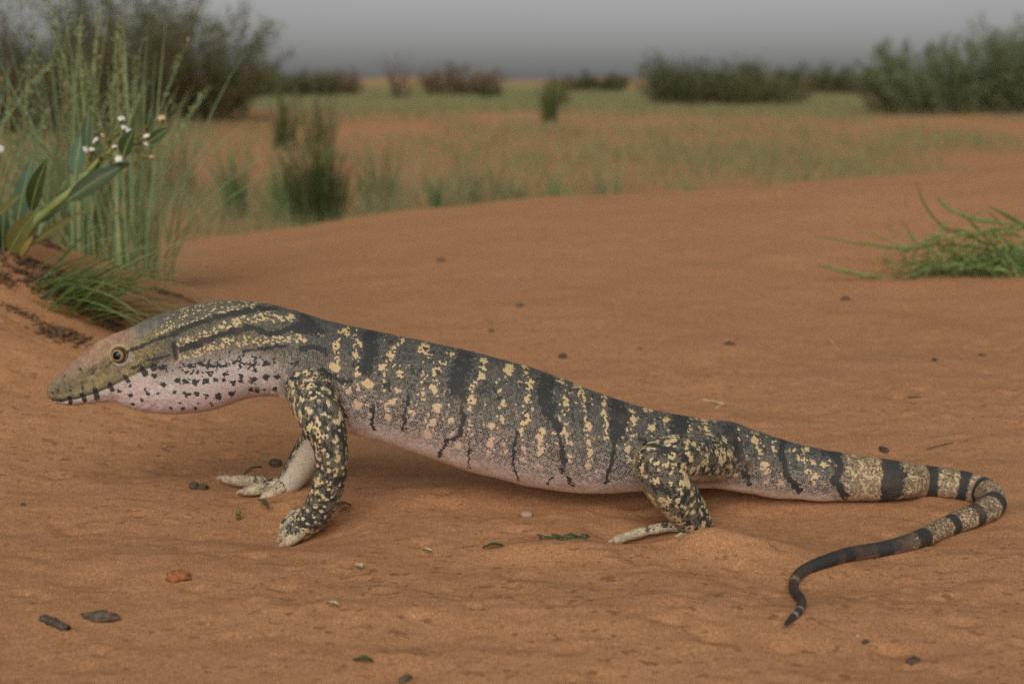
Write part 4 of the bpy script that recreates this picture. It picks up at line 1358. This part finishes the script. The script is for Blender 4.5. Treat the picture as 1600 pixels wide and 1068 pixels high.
for (b, t, w, dY, mat) in (((430, 635), (832, 383), 128, -.014, 'leaf'), ((200, 700), (308, 350), 112, .0, 'leaf'), ((110, 790), (215, 330), 118, .02, 'leaf_blue'),
                           ((480, 490), (535, 165), 98, .02, 'leaf_blue'), ((560, 330), (572, 28), 70, .03, 'leaf_blue'), ((790, 345), (866, 163), 108, -.012, 'leaf'), ((950, 260), (1100, 160), 74, -.012, 'leaf'),
                           ((0, 720), (152, 583), 55, -.02, 'leaf_olive'), ((60, 960), (232, 700), 140, -.01, 'leaf_olive'), ((190, 920), (562, 680), 48, -.015, 'leaf_olive'), ((20, 950), (30, 640), 95, .01, 'leaf'),
                           ((260, 770), (420, 650), 52, .02, 'leaf_blue'), ((950, 165), (975, 25), 60, .02, 'leaf_blue'), ((130, 985), (215, 850), 42, -.02, 'leaf_yellow'), ((690, 430), (840, 395), 50, .01, 'leaf'),
                           ((-60, 940), (-90, 600), 100, .0, 'leaf_blue'), ((600, 420), (690, 330), 50, .015, 'leaf')):
    p0, p1 = P(*zl(*b), 0.60 + dY), P(*zl(*t), 0.60 + dY + rng.normal() * .012)
    V, F_, rib = leaf_mesh(p0, p1, w / 4.107 * 1.6 / F_PX)
    lo_ = child('leaf', V, F_, MAT[mat], plant, True)
    rb = bpy.data.objects.new('midrib', rel_mesh('midrib', rib[0], rib[1], np.array(plant.location), True)); rb.data.materials.append(MAT['stem']); COL.objects.link(rb); rb.parent = lo_
V, F_ = stick_tube(spline([0, 1, 2, 3, 4, 5, 6], [P(*zl(*q), .60) for q in ((150, 960), (205, 800), (330, 668), (470, 560), (570, 440), (720, 300), (930, 200))], np.linspace(0, 6, 40)),
                   np.interp(np.linspace(0, 6, 40), [0, 2, 4, 6], [.0048, .0050, .0032, .0012]), 14)
child('stem', V, F_, MAT['stem'], plant, True)
for (x0, y0, x1, y1) in ((560, 450, 600, 260), (600, 420, 780, 120), (680, 340, 810, 180), (700, 320, 760, 365), (760, 280, 955, 220), (880, 215, 1035, 95), (880, 225, 970, 345), (640, 380, 740, 285), (540, 470, 570, 310)):
    a, b = P(*zl(x0, y0), .60), P(*zl(x1, y1), .595)
    V, F_ = stick_tube(a + (b - a) * np.linspace(0, 1, 8)[:, None] + np.array([0, 0, -.004]) * np.sin(np.linspace(0, math.pi, 8))[:, None], np.linspace(.0016, .001, 8), 8)
    child('flower_stalk', V, F_, MAT['bud'], plant, True)


def flower(c, r, mat):
    cc, nrm = np.array(c), unit(np.array([rng.normal() * .6, -0.6, 0.9 + rng.normal() * .4]))
    a = unit(np.cross(nrm, [1, 0.2, 0])); b = np.cross(nrm, a)
    parts = []
    for k in range(5):
        an = k * 2 * math.pi / 5 + rng.random() * .4
        d = a * math.cos(an) + b * math.sin(an); s = np.cross(nrm, d)
        t = np.linspace(0, 1, 6)
        w = np.sin(math.pi * np.clip(t * .9 + .08, 0, 1)) * r * .48
        cen = cc + d * (t * r)[:, None] + nrm * (r * (0.5 * t - 0.75 * t ** 2))[:, None]
        V = np.stack([cen - s * w[:, None], cen + nrm * (0.12 * r), cen + s * w[:, None]], 1)
        parts.append((V.reshape(-1, 3), grid_faces(6, 3)))
    V, F_ = join(*parts)
    fo = child('flower', V, F_, mat, plant, True)
    V, F_ = stick_tube(np.array([cc - nrm * r * 1.5, cc - nrm * r * .7, cc + nrm * r * .08]), [r * .12, r * .32, r * .22], 8)
    cx = bpy.data.objects.new('calyx', rel_mesh('calyx', V, F_, np.array(plant.location), True)); cx.data.materials.append(MAT['bud']); COL.objects.link(cx); cx.parent = fo


for (x, y, r, m_) in ((780, 100, 26, 'petal'), (800, 160, 24, 'petal'), (825, 180, 22, 'petal'), (610, 240, 26, 'petal'), (555, 302, 26, 'petal'), (590, 298, 20, 'petal'), (760, 360, 26, 'petal'), (940, 212, 26, 'petal'),
                     (975, 230, 22, 'petal'), (1035, 95, 30, 'petal_old'), (735, 280, 22, 'petal'), (5, 300, 26, 'petal'), (975, 345, 20, 'petal_old'), (940, 265, 18, 'petal'), (660, 210, 16, 'petal_old')):
    flower(P(*zl(x, y), 0.59), 1.05 * r / 4.107 * 1.59 / F_PX, MAT[m_])
for (x, y, x1, y1) in ((745, 225, 765, 185), (580, 380, 575, 320), (905, 360, 960, 345), (800, 235, 830, 215), (690, 260, 700, 230), (650, 370, 630, 330), (870, 300, 890, 330), (715, 300, 745, 255), (860, 405, 870, 380), (930, 180, 945, 150)):
    a, b = P(*zl(x, y), .597), P(*zl(x1, y1), .59)
    t = np.linspace(0, 1, 8)
    V, F_ = stick_tube(a + (b - a) * t[:, None], .0024 * np.sin(math.pi * (t * .9 + .06)), 8)
    child('bud', V, F_, MAT['bud'], plant, True)

# --- lying grass on the right ---------------------------------------------------------
loc = on_ground(1600, 436)
r_ = empty('flattened_grass', loc); tag(r_, 'flattened green grass lying on the sand right of the lizard', 'grass')
Yg = loc[1]
stems = []
for pts in (((1610, 352), (1540, 345), (1490, 330), (1466, 310)), ((1270, 368), (1330, 378), (1400, 388), (1440, 385), (1470, 362)), ((1276, 412), (1330, 426), (1392, 434), (1420, 430)),
            ((1440, 380), (1500, 368), (1560, 358), (1610, 355)), ((1400, 392), (1480, 382), (1560, 392), (1615, 402)), ((1420, 432), (1480, 412), (1560, 400), (1610, 404)),
            ((1470, 355), (1510, 362), (1540, 380), (1610, 396)), ((1432, 285), (1445, 320), (1475, 355), (1500, 365)), ((1500, 330), (1530, 360), (1560, 388), (1610, 405)),
            ((1545, 322), (1580, 340), (1615, 360)), ((1450, 392), (1462, 370), (1480, 345)), ((1560, 432), (1520, 405), (1470, 392)), ((1490, 420), (1540, 412), (1610, 385)), ((1590, 436), (1560, 420), (1510, 425), (1440, 420))):
    t = np.linspace(0, len(pts) - 1, 16)
    pp = spline(np.arange(len(pts)), [P(x, y, Yg + 0.03 * k + rng.normal() * .015) for k, (x, y) in enumerate(pts)], t)
    stems.append(stick_tube(pp, np.interp(t, [0, 1, len(pts) - 1], [.0008, .0026, .0018]) * (0.6 + 0.7 * rng.random()), 7))
for k in range(34):
    x0, y0 = 1600 - 190 * rng.random() ** 1.5, 428 - 60 * rng.random()
    an, ln = (rng.random() - .5) * 2.4 + math.pi * (rng.random() < .7), 60 + 90 * rng.random()
    q = [(x0 + ln * t * math.cos(an), y0 - 30 * math.sin(t * 3) * rng.random() - ln * t * math.sin(an) * .3) for t in (0, .33, .66, 1)]
    pp = spline(np.arange(4), [P(x, min(y, 432), Yg + .03 + rng.normal() * .02) for x, y in q], np.linspace(0, 3, 10))
    pp[:, 2] = np.maximum(pp[:, 2], hz(pp[:, 0], pp[:, 1]) + .002)
    stems.append(stick_tube(pp, np.linspace(.0017, .0005, 10) * (0.6 + 0.7 * rng.random()), 6))
V, F_ = join(*stems)
child('stalks', V, F_, MAT['grass_bright'], r_, True)
n = 420
gxp, gyp = 1390 + 260 * rng.random(n) ** 0.6, 436 - 6 * rng.random(n)
b = np.array([on_ground(x, y) for x, y in zip(gxp, gyp)]); b[:, 1] += 0.12 * rng.random(n); b[:, 2] = hz(b[:, 0], b[:, 1])
hh = np.interp(gxp, [1390, 1480, 1560, 1650], [.018, .035, .055, .075])
V, F_, _ = blades(b, rng.random(n) * 6.28, .5 + .8 * rng.random(n), hh * (.5 + .7 * rng.random(n)) * 1.1, .0032 + .002 * rng.random(n), .3 + rng.random(n) * .8, 5, twist=1.2)
tag(child('blades', V, F_, MAT['grass_bright'], r_), kind='stuff')
n = 700
px_, py_ = 1370 + 220 * rng.random(n), 350 + 75 * rng.random(n)
c = np.array([P(x, y, Yg + .05 * rng.random()) for x, y in zip(px_, py_)]); keep = (py_ > 400 - (px_ - 1370) * .35)
c = c[keep]; c[:, 2] = np.maximum(c[:, 2], hz(c[:, 0], c[:, 1]) + .002)
V, F_ = leaves(c, rng.normal(size=c.shape) + [0, 0, .5], .009, .0028)
tag(child('seed_heads', V, F_, MAT['leaf_yellowish'], r_), kind='stuff')

# ------------------------------------------------------------------ litter on the sand


def lump(loc, r, sq=(1, .8, .6), seed=0, sub=3, rough=.35, sink=.25):
    import bmesh
    bm = bmesh.new(); bmesh.ops.create_icosphere(bm, subdivisions=sub, radius=1.0)
    V = np.array([v.co[:] for v in bm.verts]); F_ = np.array([[v.index for v in f.verts] for f in bm.faces]); bm.free()
    q = fbm(V[:, 0] * 2.1 + seed, V[:, 1] * 2.1 + V[:, 2] * 1.7 + seed, seed, 3)
    V = V * (1 + rough * q)[:, None] * np.array(sq)
    a = rng.random() * 6.28
    V = V @ np.array([[math.cos(a), math.sin(a), 0], [-math.sin(a), math.cos(a), 0], [0, 0, 1]]) * r
    V[:, 2] += r * sq[2] * (1 - 2 * sink)
    return V + np.asarray(loc), F_


def single(name, V, F_, mat, label, cat, group=None, smooth_=True):
    loc = np.asarray(V).mean(0); loc[2] = np.asarray(V)[:, 2].min()
    o = bpy.data.objects.new(name, rel_mesh(name, V, F_, loc, smooth_)); o.location = Vector([float(q) for q in loc]); o.data.materials.append(MAT[mat]); COL.objects.link(o)
    return tag(o, label, cat, group)


def rough_stick(p0, p1, r, n=14, k=9, seed=0):
    p0, p1 = np.array(p0), np.array(p1); t = np.linspace(0, 1, n)
    c = p0 + (p1 - p0) * t[:, None] + rng.normal(size=(n, 3)) * r * .12
    rr = r * (1 + .07 * rng.normal(size=n)); rr[0] *= .35; rr[-1] *= .3
    V, F_ = stick_tube(c, np.abs(rr), k)
    return V + rng.normal(size=V.shape) * r * .06, F_


def lying(pa, pb, r):
    a, b = on_ground(*pa), on_ground(*pb)
    return rough_stick(a + [0, 0, r * .6], b + [0, 0, r * .6], r)


def bit_leaf(px, py, dx, dy, w, curl=.3):
    a, b = on_ground(px - dx, py - dy) + [0, 0, .002], on_ground(px + dx, py + dy) + [0, 0, .002]
    n = 9; t = np.linspace(0, 1, n); ax = b - a; s = unit(np.cross(ax, [0, 0, 1.0]))
    wv = np.sin(math.pi * (t * .9 + .05)) * w / 2
    c = a + ax * t[:, None] + np.array([0, 0, 1.0]) * (np.sin(t * math.pi) * curl * np.linalg.norm(ax) * .4)[:, None]
    top = np.stack([c - s * wv[:, None] + [0, 0, .0012], c, c + s * wv[:, None] + [0, 0, .0016]], 1)
    return top.reshape(-1, 3), grid_faces(n, 3)


single('twig', *lying((64, 968), (108, 986), .0026), 'charred', 'short dark grey twig lying on bare sand beside a bark chip', 'twig')
V, F_ = lump(on_ground(158, 966), .0085, (.62, 1.4, .36), 7, sub=4, rough=.75, sink=.3)
single('bark_chip', V, F_, 'bark', 'weathered grey brown bark chip half buried near the dark twig', 'bark')
V, F_ = lump(on_ground(278, 903), .0075, (1.2, .8, .5), 5, rough=.7)
single('sand_clod', V, F_, 'clod', 'crumbly orange sand clod on the open sand before the front feet', 'clod')
V, F_ = join(lump(on_ground(303, 762), .0045, (1, .8, .8), 8, 2), lump(on_ground(314, 763), .0042, (1.2, .7, .6), 9, 2), lump(on_ground(320, 762), .003, (1.3, .6, .5), 10, 2))
single('dropping', V, F_, 'dung', 'dark segmented dropping beside the toes of the far front foot', 'dropping')
V, F_ = lump(on_ground(431, 727), .0062, (.7, 1, .7), 12, 2, .5)
single('charcoal_chip', V, F_, 'charred', 'black chip on the sand behind the far front leg', 'chip')
V, F_ = rough_stick(on_ground(372, 812) + [0, 0, .001], on_ground(373, 812) + [0, 0, .0085], .0019)
single('plant_stub', V, F_, 'bud', 'tiny green plant stub standing upright in the sand by the far front foot', 'stub')
single('leaf_fragment', *bit_leaf(412, 793, 8, 7, .005), 'greenbit', 'narrow olive leaf fragment below the claws of the far front foot', 'leaf')
single('leaf_fragment', *bit_leaf(396, 758, 14, -6, .005), 'greenbit', 'green leaf fragment lying across the toes of the far front foot', 'leaf').location.z += .010
single('dry_leaf', *bit_leaf(537, 797, 12, -3, .011, .6), 'bark', 'curled brown dry leaf behind the near front leg', 'leaf')
single('leaf_fragment', *bit_leaf(770, 859, 16, -2, .006), 'greenbit', 'dark green leaf fragment on the sand under the belly', 'leaf')
single('leaf_fragment', *bit_leaf(568, 1038, 15, 1, .006), 'greenbit', 'dark green leaf alone on the smooth sand far from the feet', 'leaf')
single('leaf_fragment', *bit_leaf(668, 866, 8, 2, .004), 'palebit', 'pale green leaf tip between the front foot and the belly', 'leaf')
single('leaf_fragment', *bit_leaf(520, 950, 10, 2, .004), 'palebit', 'pale green fragment on open sand below the near front foot', 'leaf')
single('leaf_fragment', *bit_leaf(560, 890, 5, 3, .006), 'palebit', 'faded rounded leaf bit in front of the near front foot', 'leaf')
single('bark_chip', *lump(on_ground(633, 1062), .0042, (1.4, .7, .4), 21, 2), 'bark', 'small grey chip near the lone dark green leaf', 'bark')
for k, (px, py, r) in enumerate(((868, 838, .0035), (880, 842, .005), (893, 839, .0045), (905, 842, .004), (914, 838, .003), (845, 839, .0025), (858, 840, .003))):
    bits = []
    for q in range(7):
        jx, jy = px + rng.normal() * 3.2, py + rng.normal() * 1.6
        bits.append(lump(on_ground(jx, jy), r * (.30 + .35 * rng.random()), (1.5, .8, .6), 30 + k * 9 + q, 2, .9, .3))
    V, F_ = join(*bits)
    single('leaf_crumb', V, F_, 'charred' if k % 2 else 'greenbit', ('blackish', 'dark green')[(k + 1) % 2] + ' crumbled leaf piece in the litter before the hind toe', 'leaf crumb', 'crumbled leaf litter')
V, F_ = lump(on_ground(822, 806), .0055, (1.1, .8, .5), 41)
single('pebble', V, F_, 'stone', 'pale pinkish pebble in the shade under the belly', 'pebble')
single('straw_bit', *lying((876, 806), (889, 809), .0008), 'straw', 'thin pale straw bit in the shade under the belly', 'straw')
V, F_ = lump(on_ground(1427, 1034), .0038, (1.5, .8, .6), 43, 2, .5)
single('dark_pebble', V, F_, 'dung', 'small black pebble on the open sand right of the tail tip', 'pebble')
V, F_ = lump(on_ground(1352, 1004), .0024, (1.3, .8, .6), 44, 2, .5)
single('dark_pebble', V, F_, 'dung', 'tiny dark grain beside a white crumb near the tail tip', 'pebble')
V, F_ = lump(on_ground(1340, 994), .0014, (1, .8, .7), 45, 2, .4)
single('white_crumb', V, F_, 'palebit', 'tiny white crumb on the sand near the tail tip', 'crumb')
for k, (px, py, r, lb) in enumerate(((690, 408, .010, 'flat dark chip on the sand slope well behind the neck'), (768, 518, .0068, 'small grey lump on the sand behind the middle of the back'),
                                    (879, 558, .0090, 'dark flattened dropping just above the lizard back'), (1140, 538, .0080, 'dark round dropping on the sand beyond the hips'),
                                    (1382, 704, .0068, 'spiky black seed just above the tail base'), (1322, 468, .009, 'grey chip on the sand below the flattened grass'),
                                    (1288, 555, .0045, 'tiny dark grain behind the tail base'), (36, 789, .0032, 'small black grain on the bare sand below the snout'),
                                    (812, 478, .008, 'brown crumb on the sand slope behind the back'), (1460, 563, .006, 'little grey seed on the sand beyond the tail'),
                                    (1535, 556, .006, 'dark bent seed on the sand beyond the tail bend'), (1000, 655 - 110, .004, 'tiny brown grain above the lizard hips'))):
    V, F_ = lump(on_ground(px, py), r * .62, (1.25, .8, .5), 50 + k, 3, .7 if k != 4 else 1.3)
    single('dark_crumb', V, F_, 'dung' if k not in (8,) else 'bark', lb, 'crumb')
V, F_ = join(lying((1097, 625), (1132, 632), .0013), lying((1118, 638), (1136, 630), .0010))
single('straw_bit', V, F_, 'straw', 'forked pale straw bit on the sand behind the hips', 'straw')
single('straw_bit', *lying((1295, 530), (1312, 550), .0012), 'straw', 'thin straw blade on the sand beyond the tail', 'straw')
single('twig', *lying((1448, 702), (1490, 692), .0009), 'wood', 'thin greyish twig on the sand behind the tail bend', 'twig')
single('twig', *lying((1418, 622), (1438, 621), .0012), 'charred', 'tiny dark twig on open sand beyond the tail', 'twig')

# dark crumbly soil and root litter on the bank
for k, (px, py, r, sq, lb) in enumerate(((98, 524, .021, (1.5, .8, .55), 'clump of dark soil and rootlets on the bank above the snout'), (55, 425, .030, (1.6, .9, .35), 'wide dark soil patch beneath the flowering plant'),
                                        (85, 455, .022, (1.3, .8, .3), 'brown soil lump below the wide dark patch'), (118, 452, .016, (1.7, .6, .35), 'dark root piece sticking out of the bank'),
                                        (132, 474, .013, (1.6, .6, .35), 'second dark root piece lower down the bank'), (118, 482, .011, (1.4, .8, .4), 'small dark clod half way down the bank'),
                                        (172, 508, .014, (1.5, .8, .5), 'black clod at the foot of the bank behind the head'), (172, 488, .014, (1.5, .8, .3), 'brown crumbly clod under the drooping grass'),
                                        (6, 437, .014, (1.2, .8, .4), 'dark clod at the outer end of the bank'), (40, 492, .012, (2.6, .5, .25), 'thin dark streak of soil across the bank'),
                                        (270, 462, .018, (1.8, .7, .25), 'low brown clod on the sand behind the neck'), (70, 380, .020, (1.2, .9, .7), 'dark root crown at the foot of the flowering plant'))):
    g0 = on_ground(px, py)
    nc_ = int(90 + 4200 * r)
    ang, rad_ = rng.random(nc_) * 6.28, np.sqrt(rng.random(nc_)) * (0.75 + 0.5 * rng.random(nc_))
    cx_, cy_ = g0[0] + r * sq[0] * rad_ * np.cos(ang), g0[1] + 1.6 * r * sq[1] * rad_ * np.sin(ang)
    bits = []
    for q in range(nc_):
        rc = r * (.05 + .14 * rng.random() ** 2) * (1.25 - .6 * rad_[q])
        zc = float(hz(cx_[q], cy_[q])) + max(0, (1 - rad_[q])) * r * sq[2] * .45 * rng.random()
        bits.append(lump((cx_[q], cy_[q], zc), rc, (1.2, .9, .75), 80 + k * 7 + q, 1, .8, .35))
    V, F_ = join(*bits)
    root_ = empty('soil_clump', V.mean(0)); tag(root_, lb, 'soil clump', 'dark soil clumps on the bank')
    tag(child('soil', V, F_, MAT['soil'], root_, False), kind='stuff')
    n = 40
    b = V[rng.choice(len(V), n)]
    b = b[b[:, 2] > np.median(V[:, 2])]
    bv, bf, _ = blades(b, rng.random(len(b)) * 6.28, .3 + 1.2 * rng.random(len(b)), r * (.3 + .7 * rng.random(len(b))), .0008, 1.0 * rng.random(len(b)), 3)
    tag(child('rootlets', bv, bf, MAT['charred'], root_), kind='stuff')
